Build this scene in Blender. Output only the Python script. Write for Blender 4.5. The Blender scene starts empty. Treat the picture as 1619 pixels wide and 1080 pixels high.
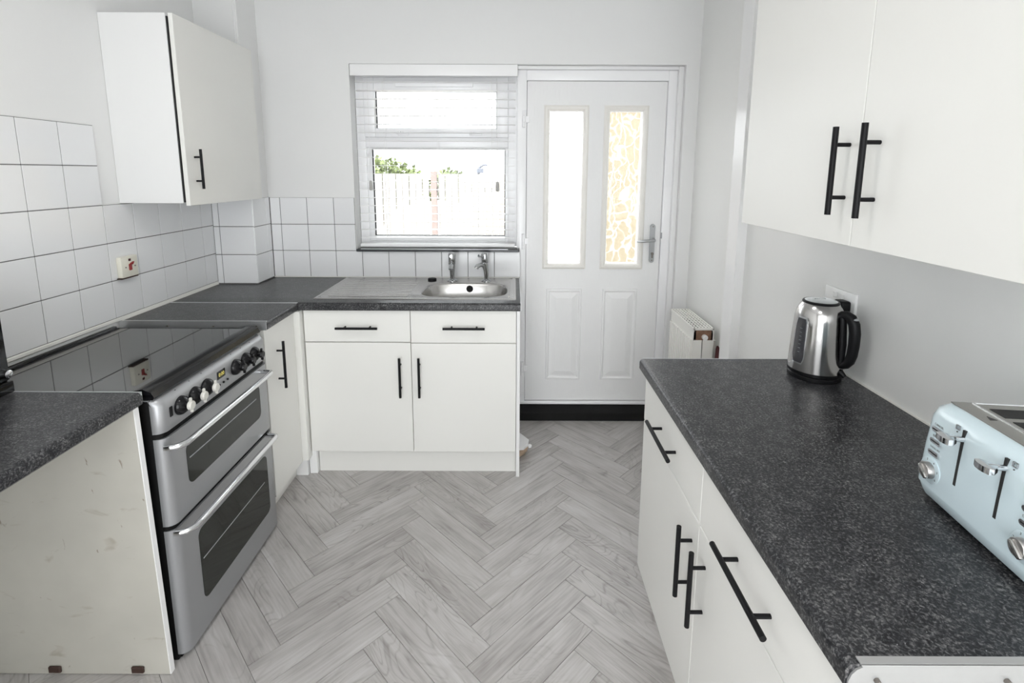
import bpy, bmesh, math, random
from mathutils import Matrix, Vector
random.seed(7)
scene = bpy.context.scene
C = scene.collection
PI = math.pi

# ------------------------------------------------------------------ camera
cam = bpy.data.cameras.new('camera'); cam_o = bpy.data.objects.new('camera', cam); C.objects.link(cam_o)
cam.sensor_width = 36.0; cam.lens = 36.0 * 792.27 / 1619.0
cam.shift_x = -2.0 / 1619.0; cam.shift_y = -(540 - 400.05) / 1619.0
cam.clip_start = 0.02; cam.clip_end = 200
cam_o.matrix_world = (Matrix.Translation((0, 0, 1.5123)) @ Matrix.Rotation(math.radians(90 - 9.1028), 4, 'X')
                      @ Matrix.Rotation(math.radians(0.2255), 4, 'Z'))
scene.camera = cam_o

# ------------------------------------------------------------------ world, sun, exposure
world = bpy.data.worlds.new('overcast_sky'); scene.world = world; world.use_nodes = True
bg = world.node_tree.nodes['Background']
bg.inputs['Color'].default_value = (0.95, 0.98, 1.0, 1); bg.inputs['Strength'].default_value = 5.0
sun = bpy.data.lights.new('sun', 'SUN'); sun.energy = 6.0; sun.angle = math.radians(3); sun.color = (1, .96, .9)
sun_o = bpy.data.objects.new('sun', sun); C.objects.link(sun_o)
sun_o.rotation_euler = (math.radians(42), 0, math.radians(-25))
vs = scene.view_settings
vs.view_transform = 'Standard'; vs.look = 'None'; vs.exposure = 0.16; vs.gamma = 1.0; vs.use_curve_mapping = False
LAMP_WATTS = 4.8
try:
    scene.cycles.max_bounces = 10; scene.cycles.diffuse_bounces = 6
    scene.cycles.caustics_reflective = False
    scene.cycles.sample_clamp_indirect = 6.0
except Exception:
    pass

# ------------------------------------------------------------------ room numbers (metres)
XL, XR, YB, YF, ZC = -1.633, 1.031, 2.901, -1.3, 2.52
YBOX, XBOX = 2.707, -1.412
WT = 0.90            # worktop height

# ------------------------------------------------------------------ materials
def nodes_of(m):
    nt = m.node_tree; return nt, nt.nodes, nt.links, nt.nodes['Principled BSDF']

def mat(name, col, rough=.5, metal=0.0, ior=1.5, bump=None, var=None, coat=0.0, aniso=0.0, rvar=0.0):
    """bump=(scale, strength[, stretch]); var=(scale, amount[, stretch]) multiplies the colour softly; rvar varies the roughness"""
    m = bpy.data.materials.new(name); m.use_nodes = True
    nt, N, L, p = nodes_of(m)
    p.inputs['Base Color'].default_value = (*col, 1); p.inputs['Roughness'].default_value = rough
    p.inputs['Metallic'].default_value = metal; p.inputs['IOR'].default_value = ior
    p.inputs['Coat Weight'].default_value = coat; p.inputs['Coat Roughness'].default_value = .08
    p.inputs['Anisotropic'].default_value = aniso
    if bump or var or rvar:
        tc = N.new('ShaderNodeTexCoord')
    def noise(scale, stretch, detail=4):
        mp = N.new('ShaderNodeMapping'); L.new(tc.outputs['Object'], mp.inputs['Vector'])
        mp.inputs['Scale'].default_value = stretch or (1, 1, 1)
        n = N.new('ShaderNodeTexNoise'); n.inputs['Scale'].default_value = scale; n.inputs['Detail'].default_value = detail
        L.new(mp.outputs['Vector'], n.inputs['Vector']); return n
    if bump:
        n = noise(bump[0], bump[2] if len(bump) > 2 else None)
        b = N.new('ShaderNodeBump'); b.inputs['Strength'].default_value = bump[1]; b.inputs['Distance'].default_value = .004
        L.new(n.outputs['Fac'], b.inputs['Height']); L.new(b.outputs['Normal'], p.inputs['Normal'])
    if var:
        n = noise(var[0], var[2] if len(var) > 2 else None)
        mx = N.new('ShaderNodeMix'); mx.data_type = 'RGBA'
        a = var[1]
        mx.inputs[6].default_value = (*[max(0, c * (1 - a)) for c in col], 1)
        mx.inputs[7].default_value = (*[min(1, c * (1 + a)) for c in col], 1)
        L.new(n.outputs['Fac'], mx.inputs[0]); L.new(mx.outputs[2], p.inputs['Base Color'])
    if rvar:
        n = noise(6, None)
        mr = N.new('ShaderNodeMapRange'); mr.inputs['To Min'].default_value = max(.02, rough - rvar); mr.inputs['To Max'].default_value = rough + rvar
        L.new(n.outputs['Fac'], mr.inputs['Value']); L.new(mr.outputs['Result'], p.inputs['Roughness'])
    return m

def ramp(N, stops):
    r = N.new('ShaderNodeValToRGB'); e = r.color_ramp.elements
    while len(e) < len(stops): e.new(.5)
    for el, (pos, c) in zip(e, stops): el.position = pos; el.color = (*c, 1)
    return r

M = {}
M['wall'] = mat('wall_paint', (.80, .80, .795), .5, bump=(28, .12), var=(2.5, .015))
M['wall_satin'] = mat('wall_paint_satin', (.80, .80, .785), .33, bump=(14, .12), var=(2.0, .02))
M['ceiling'] = mat('ceiling_paint', (.86, .86, .86), .7, bump=(20, .1))
M['gloss_white'] = mat('white_gloss_paint', (.86, .86, .86), .22, bump=(9, .1))
M['upvc'] = mat('white_upvc', (.92, .92, .93), .2)
M['door_white'] = mat('white_door_skin', (.85, .85, .85), .32, bump=(34, .35, (9, 1, .6)))
M['bead'] = mat('cream_glazing_bead', (.83, .81, .77), .35)
M['cream'] = mat('cream_cabinet', (.79, .785, .755), .34, bump=(60, .02), var=(3, .012))
M['carcass'] = mat('carcass_white', (.80, .80, .795), .4, var=(4, .015))
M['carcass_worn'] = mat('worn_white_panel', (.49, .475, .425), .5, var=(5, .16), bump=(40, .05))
M['black'] = mat('black_handle', (.006, .006, .007), .45, ior=1.28)
M['black_gloss'] = mat('black_gloss', (.005, .005, .006), .12, ior=1.36)
M['black_satin'] = mat('black_enamel', (.006, .006, .006), .4, ior=1.22)
M['chrome'] = mat('chrome', (.80, .81, .83), .09, metal=1)
M['alu'] = mat('aluminium_strip', (.78, .79, .80), .3, metal=.85, var=(30, .05))
M['steel'] = mat('stainless_steel', (.50, .49, .475), .24, metal=1, bump=(220, .03, (.05, 1, 1)), rvar=.05)
M['strip_matt'] = mat('dull_metal_strip', (.34, .34, .335), .5, metal=.1, var=(25, .06))
M['satin_steel'] = mat('satin_steel', (.46, .47, .48), .32, metal=.9)
M['tap_chrome'] = mat('tap_chrome', (.50, .51, .52), .12, metal=1)
M['grout'] = mat('dark_grout', (.13, .128, .125), .9, var=(40, .2))
M['sealant'] = mat('white_sealant', (.82, .81, .77), .4)
M['screw'] = mat('screw_steel', (.25, .23, .21), .45, metal=.8)
M['grey_plastic'] = mat('grey_plastic', (.35, .36, .37), .4)
M['socket'] = mat('white_plastic', (.86, .86, .85), .25)
M['switch'] = mat('aged_cream_plastic', (.80, .78, .68), .3, var=(25, .05))
M['red'] = mat('red_rocker', (.30, .012, .012), .35)
M['dark_red'] = mat('dark_red', (.06, .008, .010), .7)
M['black_step'] = mat('black_step_paint', (.008, .008, .008), .6, ior=1.3, bump=(50, .3), var=(18, .35))
M['rust'] = mat('rusted_metal', (.20, .11, .07), .8, var=(60, .6), bump=(80, .4))
M['brass'] = mat('brown_bracket', (.045, .022, .016), .6, var=(30, .3))
M['radiator'] = mat('radiator_enamel', (.82, .81, .77), .3)
M['dark_gap'] = mat('dark_interior', (.02, .02, .02), .8)
M['silver'] = mat('silver_cooker_paint', (.36, .365, .375), .36, metal=.55, bump=(400, .02), var=(3, .03))
M['knob_white'] = mat('cream_knob_grip', (.58, .57, .53), .3)
M['oven_glass'] = mat('oven_glass', (.012, .014, .011), .06, ior=1.45)
M['toaster'] = mat('pale_blue_enamel', (.64, .76, .81), .22, coat=.5)
M['toaster_chrome'] = mat('toaster_chrome', (.42, .41, .38), .22, metal=1)
M['kettle_steel'] = mat('kettle_steel', (.50, .49, .48), .15, metal=1, bump=(30, .05, (6, 6, .2)))
M['grey_steel'] = mat('knob_grey', (.45, .44, .43), .3, metal=.9)
M['kettle_lid'] = mat('kettle_lid_steel', (.75, .78, .80), .2, metal=1)
M['kettle_black'] = mat('kettle_black', (.006, .006, .007), .4, ior=1.3)
M['water_window'] = mat('smoked_window', (.05, .05, .055), .12)
M['ink'] = mat('grey_print', (.25, .27, .28), .5)
M['ink_dark'] = mat('dark_print', (.03, .03, .03), .5)
M['plaster_raw'] = mat('broken_plaster', (.48, .36, .26), .9, var=(45, .5), bump=(60, .6))
M['fence'] = mat('fence_wood', (.232, .220, .207), .8, var=(9, .12, (1, 1, .2)))
M['fence_post'] = mat('pink_fence_post', (.205, .16, .15), .85, var=(12, .2))
M['leaf'] = mat('leaf_green', (.13, .16, .06), .6, var=(6, .5))
M['bark'] = mat('bark', (.12, .08, .05), .9)
M['ground'] = mat('paving', (.55, .53, .50), .9, var=(3, .15))
M['buff'] = mat('buff_render', (.185, .155, .098), .8, var=(2, .1))
M['skylamp'] = mat('lamp_grey', (.10, .11, .14), .5)
M['blind'] = mat('white_blind_slat', (.93, .93, .93), .3)
M['cord'] = mat('white_cord', (.85, .85, .85), .8)
M['tassel'] = mat('grey_tassel', (.45, .44, .42), .5)
M['sill'] = mat('dark_sill', (.035, .037, .042), .25, var=(40, .3))
M['lamp_white'] = mat('lamp_rim', (.85, .85, .85), .4)

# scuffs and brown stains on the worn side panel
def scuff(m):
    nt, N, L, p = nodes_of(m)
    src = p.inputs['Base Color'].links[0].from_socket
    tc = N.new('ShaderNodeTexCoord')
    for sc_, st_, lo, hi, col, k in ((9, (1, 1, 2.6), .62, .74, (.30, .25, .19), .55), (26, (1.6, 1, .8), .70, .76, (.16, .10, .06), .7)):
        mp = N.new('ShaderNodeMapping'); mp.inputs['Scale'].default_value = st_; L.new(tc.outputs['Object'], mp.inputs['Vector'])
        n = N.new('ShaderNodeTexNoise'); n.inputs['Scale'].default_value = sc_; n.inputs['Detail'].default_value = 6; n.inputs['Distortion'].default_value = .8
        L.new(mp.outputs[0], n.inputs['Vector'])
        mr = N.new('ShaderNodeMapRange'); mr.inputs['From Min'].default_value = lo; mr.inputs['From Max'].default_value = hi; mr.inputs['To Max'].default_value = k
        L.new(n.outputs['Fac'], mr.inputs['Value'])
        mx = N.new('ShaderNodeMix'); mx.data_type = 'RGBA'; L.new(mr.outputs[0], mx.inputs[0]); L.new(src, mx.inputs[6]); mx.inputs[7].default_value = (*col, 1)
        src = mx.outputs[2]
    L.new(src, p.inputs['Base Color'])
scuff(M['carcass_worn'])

# white glazed tile: slight tone change per tile, wavy glaze
def tile_mat():
    m = mat('white_glazed_tile', (.84, .845, .855), .12, bump=(7, .10))
    nt, N, L, p = nodes_of(m)
    oi = N.new('ShaderNodeObjectInfo'); mr = N.new('ShaderNodeMapRange')
    mr.inputs['To Min'].default_value = .96; mr.inputs['To Max'].default_value = 1.0
    L.new(oi.outputs['Random'], mr.inputs['Value'])
    mx = N.new('ShaderNodeMix'); mx.data_type = 'RGBA'; mx.blend_type = 'MULTIPLY'; mx.inputs[0].default_value = 1
    mx.inputs[6].default_value = (.84, .845, .855, 1)
    L.new(mr.outputs['Result'], mx.inputs[7]); L.new(mx.outputs[2], p.inputs['Base Color'])
    return m
M['tile'] = tile_mat()

def worktop_mat():
    m = mat('speckled_laminate', (.05, .05, .05), .30, ior=1.42)
    nt, N, L, p = nodes_of(m)
    tc = N.new('ShaderNodeTexCoord')
    n1 = N.new('ShaderNodeTexNoise'); n1.inputs['Scale'].default_value = 210; n1.inputs['Detail'].default_value = 3; n1.inputs['Roughness'].default_value = .65
    n1.inputs['Distortion'].default_value = .6
    n2 = N.new('ShaderNodeTexNoise'); n2.inputs['Scale'].default_value = 38; n2.inputs['Detail'].default_value = 2
    v = N.new('ShaderNodeTexVoronoi'); v.inputs['Scale'].default_value = 75
    for n in (n1, n2, v): L.new(tc.outputs['Object'], n.inputs['Vector'])
    ad = N.new('ShaderNodeMath'); ad.operation = 'MULTIPLY_ADD'; ad.inputs[1].default_value = .22
    L.new(n2.outputs['Fac'], ad.inputs[0]); L.new(n1.outputs['Fac'], ad.inputs[2])
    r = ramp(N, [(.50, (.008, .008, .010)), (.60, (.020, .021, .024)), (.69, (.072, .072, .075)), (.82, (.19, .187, .185))])
    L.new(ad.outputs[0], r.inputs['Fac'])
    # rare pale specks
    lt = N.new('ShaderNodeMath'); lt.operation = 'LESS_THAN'; lt.inputs[1].default_value = .045
    L.new(v.outputs['Distance'], lt.inputs[0])
    mx = N.new('ShaderNodeMix'); mx.data_type = 'RGBA'; L.new(lt.outputs[0], mx.inputs[0])
    L.new(r.outputs['Color'], mx.inputs[6]); mx.inputs[7].default_value = (.5, .5, .5, 1)
    L.new(mx.outputs[2], p.inputs['Base Color'])
    return m
M['worktop'] = worktop_mat()

def plank_mat():
    m = mat('grey_oak_vinyl', (.5, .49, .48), .30)
    nt, N, L, p = nodes_of(m)
    tc = N.new('ShaderNodeTexCoord'); oi = N.new('ShaderNodeObjectInfo')
    off = N.new('ShaderNodeMath'); off.operation = 'MULTIPLY'; off.inputs[1].default_value = 37.0
    L.new(oi.outputs['Random'], off.inputs[0])
    comb = N.new('ShaderNodeCombineXYZ')
    for k in range(3): L.new(off.outputs[0], comb.inputs[k])
    add = N.new('ShaderNodeVectorMath'); add.operation = 'ADD'
    L.new(tc.outputs['Object'], add.inputs[0]); L.new(comb.outputs[0], add.inputs[1])
    def mapped(s):
        mp = N.new('ShaderNodeMapping'); mp.inputs['Scale'].default_value = s
        L.new(add.outputs[0], mp.inputs['Vector']); return mp
    # broad figure (cathedral bands): wave through a warped field
    m1 = mapped((2.6, 8, 1)); n1 = N.new('ShaderNodeTexNoise'); n1.inputs['Scale'].default_value = 1.0; n1.inputs['Detail'].default_value = 1.0; n1.inputs['Distortion'].default_value = .9
    L.new(m1.outputs[0], n1.inputs['Vector'])
    mu = N.new('ShaderNodeMath'); mu.operation = 'MULTIPLY'; mu.inputs[1].default_value = 46.0; L.new(n1.outputs['Fac'], mu.inputs[0])
    sn = N.new('ShaderNodeMath'); sn.operation = 'SINE'; L.new(mu.outputs[0], sn.inputs[0])
    ab = N.new('ShaderNodeMath'); ab.operation = 'ABSOLUTE'; L.new(sn.outputs[0], ab.inputs[0])
    ln = N.new('ShaderNodeMapRange'); ln.inputs['From Min'].default_value = .0; ln.inputs['From Max'].default_value = .55; ln.inputs['To Min'].default_value = -1; ln.inputs['To Max'].default_value = .15
    L.new(ab.outputs[0], ln.inputs['Value'])
    m4 = mapped((2.2, 6, 1)); n4 = N.new('ShaderNodeTexNoise'); n4.inputs['Scale'].default_value = 1.0; n4.inputs['Detail'].default_value = 1; L.new(m4.outputs[0], n4.inputs['Vector'])
    mk = N.new('ShaderNodeMapRange'); mk.inputs['From Min'].default_value = .42; mk.inputs['From Max'].default_value = .66; L.new(n4.outputs['Fac'], mk.inputs['Value'])
    lm_ = N.new('ShaderNodeMath'); lm_.operation = 'MULTIPLY'; L.new(ln.outputs[0], lm_.inputs[0]); L.new(mk.outputs[0], lm_.inputs[1])
    # fine streaks
    m2 = mapped((6, 120, 1)); n2 = N.new('ShaderNodeTexNoise'); n2.inputs['Scale'].default_value = 1.0; n2.inputs['Detail'].default_value = 5; L.new(m2.outputs[0], n2.inputs['Vector'])
    # cloudy tone
    m3 = mapped((5, 14, 1)); n3 = N.new('ShaderNodeTexNoise'); n3.inputs['Scale'].default_value = 1.0; n3.inputs['Detail'].default_value = 3; L.new(m3.outputs[0], n3.inputs['Vector'])
    def madd(x, k, y=None):
        n = N.new('ShaderNodeMath'); n.operation = 'MULTIPLY_ADD'; n.inputs[1].default_value = k; L.new(x, n.inputs[0])
        if y is None: n.inputs[2].default_value = 0
        else: L.new(y, n.inputs[2])
        return n.outputs[0]
    c = madd(oi.outputs['Random'], .12, madd(n3.outputs['Fac'], .50, madd(lm_.outputs[0], .16, madd(n2.outputs['Fac'], .50))))
    mr = N.new('ShaderNodeMapRange'); mr.inputs['From Min'].default_value = .32; mr.inputs['From Max'].default_value = .80
    L.new(c, mr.inputs['Value'])
    r = ramp(N, [(0, (.27, .25, .24)), (.5, (.43, .412, .40)), (1, (.56, .545, .54))])
    L.new(mr.outputs['Result'], r.inputs['Fac']); L.new(r.outputs['Color'], p.inputs['Base Color'])
    bp = N.new('ShaderNodeBump'); bp.inputs['Strength'].default_value = .12; bp.inputs['Distance'].default_value = .002
    L.new(n2.outputs['Fac'], bp.inputs['Height']); L.new(bp.outputs['Normal'], p.inputs['Normal'])
    return m
M['plank'] = plank_mat()
M['joint'] = mat('floor_joint', (.20, .19, .185), .8)

def glass_mat():
    m = bpy.data.materials.new('clear_glass'); m.use_nodes = True
    nt = m.node_tree; N = nt.nodes; L = nt.links; N.remove(N['Principled BSDF'])
    t = N.new('ShaderNodeBsdfTransparent'); t.inputs[0].default_value = (.97, .98, .98, 1)
    g = N.new('ShaderNodeBsdfGlossy'); g.inputs['Roughness'].default_value = .02
    f = N.new('ShaderNodeFresnel'); f.inputs['IOR'].default_value = 1.3
    mx = N.new('ShaderNodeMixShader'); L.new(f.outputs[0], mx.inputs[0]); L.new(t.outputs[0], mx.inputs[1]); L.new(g.outputs[0], mx.inputs[2])
    L.new(mx.outputs[0], N['Material Output'].inputs['Surface']); return m
M['glass'] = glass_mat()

def obscure_glass():
    m = bpy.data.materials.new('obscure_door_glass'); m.use_nodes = True
    nt = m.node_tree; N = nt.nodes; L = nt.links; N.remove(N['Principled BSDF'])
    tc = N.new('ShaderNodeTexCoord')
    nz = N.new('ShaderNodeTexNoise'); nz.inputs['Scale'].default_value = 9; L.new(tc.outputs['Object'], nz.inputs['Vector'])
    mxv = N.new('ShaderNodeMix'); mxv.data_type = 'RGBA'; mxv.inputs[0].default_value = .12
    L.new(tc.outputs['Object'], mxv.inputs[6]); L.new(nz.outputs['Color'], mxv.inputs[7])
    mp = N.new('ShaderNodeMapping'); mp.inputs['Scale'].default_value = (26, 1, 12); L.new(mxv.outputs[2], mp.inputs['Vector'])
    v = N.new('ShaderNodeTexVoronoi'); v.feature = 'DISTANCE_TO_EDGE'; v.inputs['Scale'].default_value = 1.0; L.new(mp.outputs[0], v.inputs['Vector'])
    r = ramp(N, [(.0, (.45, .45, .45)), (.03, (.15, .15, .15)), (.06, (.03, .03, .03))])
    L.new(v.outputs['Distance'], r.inputs['Fac'])
    bp = N.new('ShaderNodeBump'); bp.inputs['Strength'].default_value = .8; bp.inputs['Distance'].default_value = .004
    L.new(v.outputs['Distance'], bp.inputs['Height'])
    tl = N.new('ShaderNodeBsdfTranslucent'); tl.inputs[0].default_value = (.95, .95, .95, 1)
    tr = N.new('ShaderNodeBsdfTransparent'); tr.inputs[0].default_value = (.95, .95, .95, 1)
    m1 = N.new('ShaderNodeMixShader'); L.new(r.outputs['Color'], m1.inputs[0]); L.new(tr.outputs[0], m1.inputs[1]); L.new(tl.outputs[0], m1.inputs[2])
    g = N.new('ShaderNodeBsdfGlossy'); g.inputs['Roughness'].default_value = .1; L.new(bp.outputs['Normal'], g.inputs['Normal'])
    m2 = N.new('ShaderNodeMixShader'); m2.inputs[0].default_value = .05; L.new(m1.outputs[0], m2.inputs[1]); L.new(g.outputs[0], m2.inputs[2])
    L.new(m2.outputs[0], N['Material Output'].inputs['Surface']); return m
M['obscure'] = obscure_glass()

def hob_mat():
    m = mat('hob_black_glass', (.008, .008, .008), .025, ior=2.35)
    return m
M['hob'] = hob_mat()

def emit(name, col, s):
    m = bpy.data.materials.new(name); m.use_nodes = True
    nt, N, L, p = nodes_of(m)
    p.inputs['Base Color'].default_value = (0, 0, 0, 1); p.inputs['Emission Color'].default_value = (*col, 1); p.inputs['Emission Strength'].default_value = s
    return m
M['digit'] = emit('yellow_digits', (.75, .65, .15), .8)
M['diffuser'] = emit('lamp_diffuser', (1, .98, .94), 2.0)

# ------------------------------------------------------------------ mesh building
class B:
    """collects shapes in world coordinates; .obj() makes ONE mesh object of them"""
    def __init__(s): s.bm = bmesh.new()
    def box(s, x0, x1, y0, y1, z0, z1, bev=0, seg=2):
        if x0 > x1: x0, x1 = x1, x0
        if y0 > y1: y0, y1 = y1, y0
        if z0 > z1: z0, z1 = z1, z0
        r = bmesh.ops.create_cube(s.bm, size=1)
        for v in r['verts']:
            v.co = Vector(((x0 + x1) / 2 + v.co.x * (x1 - x0), (y0 + y1) / 2 + v.co.y * (y1 - y0), (z0 + z1) / 2 + v.co.z * (z1 - z0)))
        if bev:
            es = {e for v in r['verts'] for e in v.link_edges}
            bmesh.ops.bevel(s.bm, geom=list(es), offset=bev, segments=seg, profile=.5, affect='EDGES')
        return s
    def cyl(s, p0, p1, r, seg=16, r2=None):
        p0, p1 = Vector(p0), Vector(p1); d = p1 - p0
        q = d.to_track_quat('Z', 'Y').to_matrix().to_4x4()
        bmesh.ops.create_cone(s.bm, cap_ends=True, segments=seg, radius1=r, radius2=r if r2 is None else r2, depth=d.length,
                              matrix=Matrix.Translation((p0 + p1) / 2) @ q)
        return s
    def tube(s, pts, r, seg=10):
        pts = [Vector(p) for p in pts]; n = len(pts)
        rs = r if isinstance(r, (list, tuple)) else [r] * n
        rings = []; up = None
        for i, p in enumerate(pts):
            t = (pts[min(i + 1, n - 1)] - pts[max(i - 1, 0)]).normalized()
            if up is None:
                up = t.orthogonal().normalized()
            else:
                up = (up - t * up.dot(t)).normalized()
            sd = t.cross(up)
            rings.append([s.bm.verts.new(p + (up * math.cos(2 * PI * k / seg) + sd * math.sin(2 * PI * k / seg)) * rs[i]) for k in range(seg)])
        for a, b in zip(rings, rings[1:]):
            for k in range(seg): s.bm.faces.new((a[k], a[(k + 1) % seg], b[(k + 1) % seg], b[k]))
        s.bm.faces.new(rings[0][::-1]); s.bm.faces.new(rings[-1]); return s
    def lathe(s, prof, c, seg=32, axis='Z', cap=True):
        """prof: list of (radius, height along axis)"""
        c = Vector(c); rings = []
        for r, h in prof:
            ring = []
            for k in range(seg):
                a = 2 * PI * k / seg; u, v = r * math.cos(a), r * math.sin(a)
                o = {'Z': (u, v, h), 'X': (h, u, v), 'Y': (v, h, u)}[axis]
                ring.append(s.bm.verts.new(c + Vector(o)))
            rings.append(ring)
        for a, b in zip(rings, rings[1:]):
            for k in range(seg): s.bm.faces.new((a[k], a[(k + 1) % seg], b[(k + 1) % seg], b[k]))
        if cap: s.bm.faces.new(rings[0][::-1]); s.bm.faces.new(rings[-1])
        return s
    def prism(s, poly, axis, a0, a1):
        """poly in the plane across axis: X->(y,z), Y->(x,z), Z->(x,y)"""
        def P(u, v, a): return {'X': (a, u, v), 'Y': (u, a, v), 'Z': (u, v, a)}[axis]
        A = [s.bm.verts.new(P(u, v, a0)) for u, v in poly]; Bv = [s.bm.verts.new(P(u, v, a1)) for u, v in poly]
        n = len(poly)
        for k in range(n): s.bm.faces.new((A[k], A[(k + 1) % n], Bv[(k + 1) % n], Bv[k]))
        s.bm.faces.new(A[::-1]); s.bm.faces.new(Bv); return s
    def loft(s, loops, cap0=True, cap1=True):
        R = [[s.bm.verts.new(p) for p in l] for l in loops]; n = len(R[0])
        for a, b in zip(R, R[1:]):
            for k in range(n): s.bm.faces.new((a[k], a[(k + 1) % n], b[(k + 1) % n], b[k]))
        if cap0: s.bm.faces.new(R[0][::-1])
        if cap1: s.bm.faces.new(R[-1])
        return s
    def ball(s, c, r, sc=(1, 1, 1), sub=2):
        bmesh.ops.create_icosphere(s.bm, subdivisions=sub, radius=r, matrix=Matrix.Translation(c) @ Matrix.Diagonal((*sc, 1)))
        return s
    def text(s, txt, size, mx, depth=.0003):
        cu = bpy.data.curves.new('t', 'FONT'); cu.body = txt; cu.size = size; cu.align_x = 'CENTER'; cu.align_y = 'CENTER'; cu.extrude = depth; cu.resolution_u = 2
        o = bpy.data.objects.new('t', cu); C.objects.link(o)
        dg = bpy.context.evaluated_depsgraph_get(); me = bpy.data.meshes.new_from_object(o.evaluated_get(dg))
        me.transform(mx); s.bm.from_mesh(me)
        bpy.data.objects.remove(o); bpy.data.meshes.remove(me); bpy.data.curves.remove(cu); return s
    def rot(s, ang, axis, c):
        bmesh.ops.rotate(s.bm, verts=s.bm.verts, cent=c, matrix=Matrix.Rotation(ang, 3, axis)); return s
    def obj(s, name, m, parent=None, smooth=None):
        bmesh.ops.recalc_face_normals(s.bm, faces=s.bm.faces)
        me = bpy.data.meshes.new(name)
        vs_ = [v.co for v in s.bm.verts]
        lo = Vector([min(v[k] for v in vs_) for k in range(3)]); hi = Vector([max(v[k] for v in vs_) for k in range(3)])
        c = (lo + hi) / 2
        bmesh.ops.translate(s.bm, verts=s.bm.verts, vec=-c)
        s.bm.to_mesh(me); s.bm.free()
        me.materials.append(M[m] if isinstance(m, str) else m)
        if smooth is not None:
            for p in me.polygons: p.use_smooth = True
            try: me.set_sharp_from_angle(angle=math.radians(smooth))
            except Exception: pass
        o = bpy.data.objects.new(name, me); C.objects.link(o)
        put(o, c, parent); return o

WL = {}
def put(o, wloc, parent=None):
    wloc = Vector(wloc); WL[o.name] = wloc
    if parent is not None:
        o.parent = parent; o.location = wloc - WL[parent.name]
    else:
        o.location = wloc

def tag(o, label, cat, group=None):
    o['label'] = label; o['category'] = cat
    if group: o['group'] = group
    return o
def thing(name, label, cat, loc, group=None):
    o = bpy.data.objects.new(name, None); C.objects.link(o); o.empty_display_size = .05
    put(o, loc); return tag(o, label, cat, group)
def struct(o, label=None, cat=None):
    o['kind'] = 'structure'
    if label: o['label'] = label
    if cat: o['category'] = cat
    return o
def struct_root(name, loc, label=None, cat=None):
    o = bpy.data.objects.new(name, None); C.objects.link(o); o.empty_display_size = .05; put(o, loc)
    return struct(o, label, cat)

_shared = {}
def shared_box(name, m, parent, x0, x1, y0, y1, z0, z1, bev=0, seg=1, smooth=None):
    """a box piece; alike sizes share one mesh"""
    d = (round(x1 - x0, 4), round(y1 - y0, 4), round(z1 - z0, 4)); key = (name, m, d, bev)
    c = ((x0 + x1) / 2, (y0 + y1) / 2, (z0 + z1) / 2)
    if key not in _shared:
        o = B().box(x0, x1, y0, y1, z0, z1, bev, seg).obj(name, m, parent, smooth); _shared[key] = o.data; return o
    o = bpy.data.objects.new(name, _shared[key]); C.objects.link(o); put(o, c, parent); return o

# ================================================================== SETTING
# floor: joint-coloured bed with herringbone planks
floor = struct(B().box(XL - .1, XR + .1, YF - .1, 3.25, -.12, -.0025).obj('floor', 'joint'), 'grey wood effect herringbone floor of the kitchen', 'floor')
PW, PL = .0993, .480
ox, oy = -.748, 1.540
def clip(poly, f):
    out = []
    for i in range(len(poly)):
        a, b = poly[i], poly[(i + 1) % len(poly)]; fa, fb = f(a), f(b)
        if fa >= 0: out.append(a)
        if (fa >= 0) != (fb >= 0):
            t = fa / (fa - fb); out.append((a[0] + (b[0] - a[0]) * t, a[1] + (b[1] - a[1]) * t))
    return out
R2 = math.sqrt(2); g_ = .0006
bx0, bx1, by0, by1 = XL + .001, XR - .001, YF + .001, 2.90
plank_me = B().box(-PL / 2 + g_, PL / 2 - g_, -PW / 2 + g_, PW / 2 - g_, -.003, 0, .0006, 1)
pm = plank_me.obj('plank_source', 'plank'); plank_data = pm.data; bpy.data.objects.remove(pm); WL.pop('plank_source', None)
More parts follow.
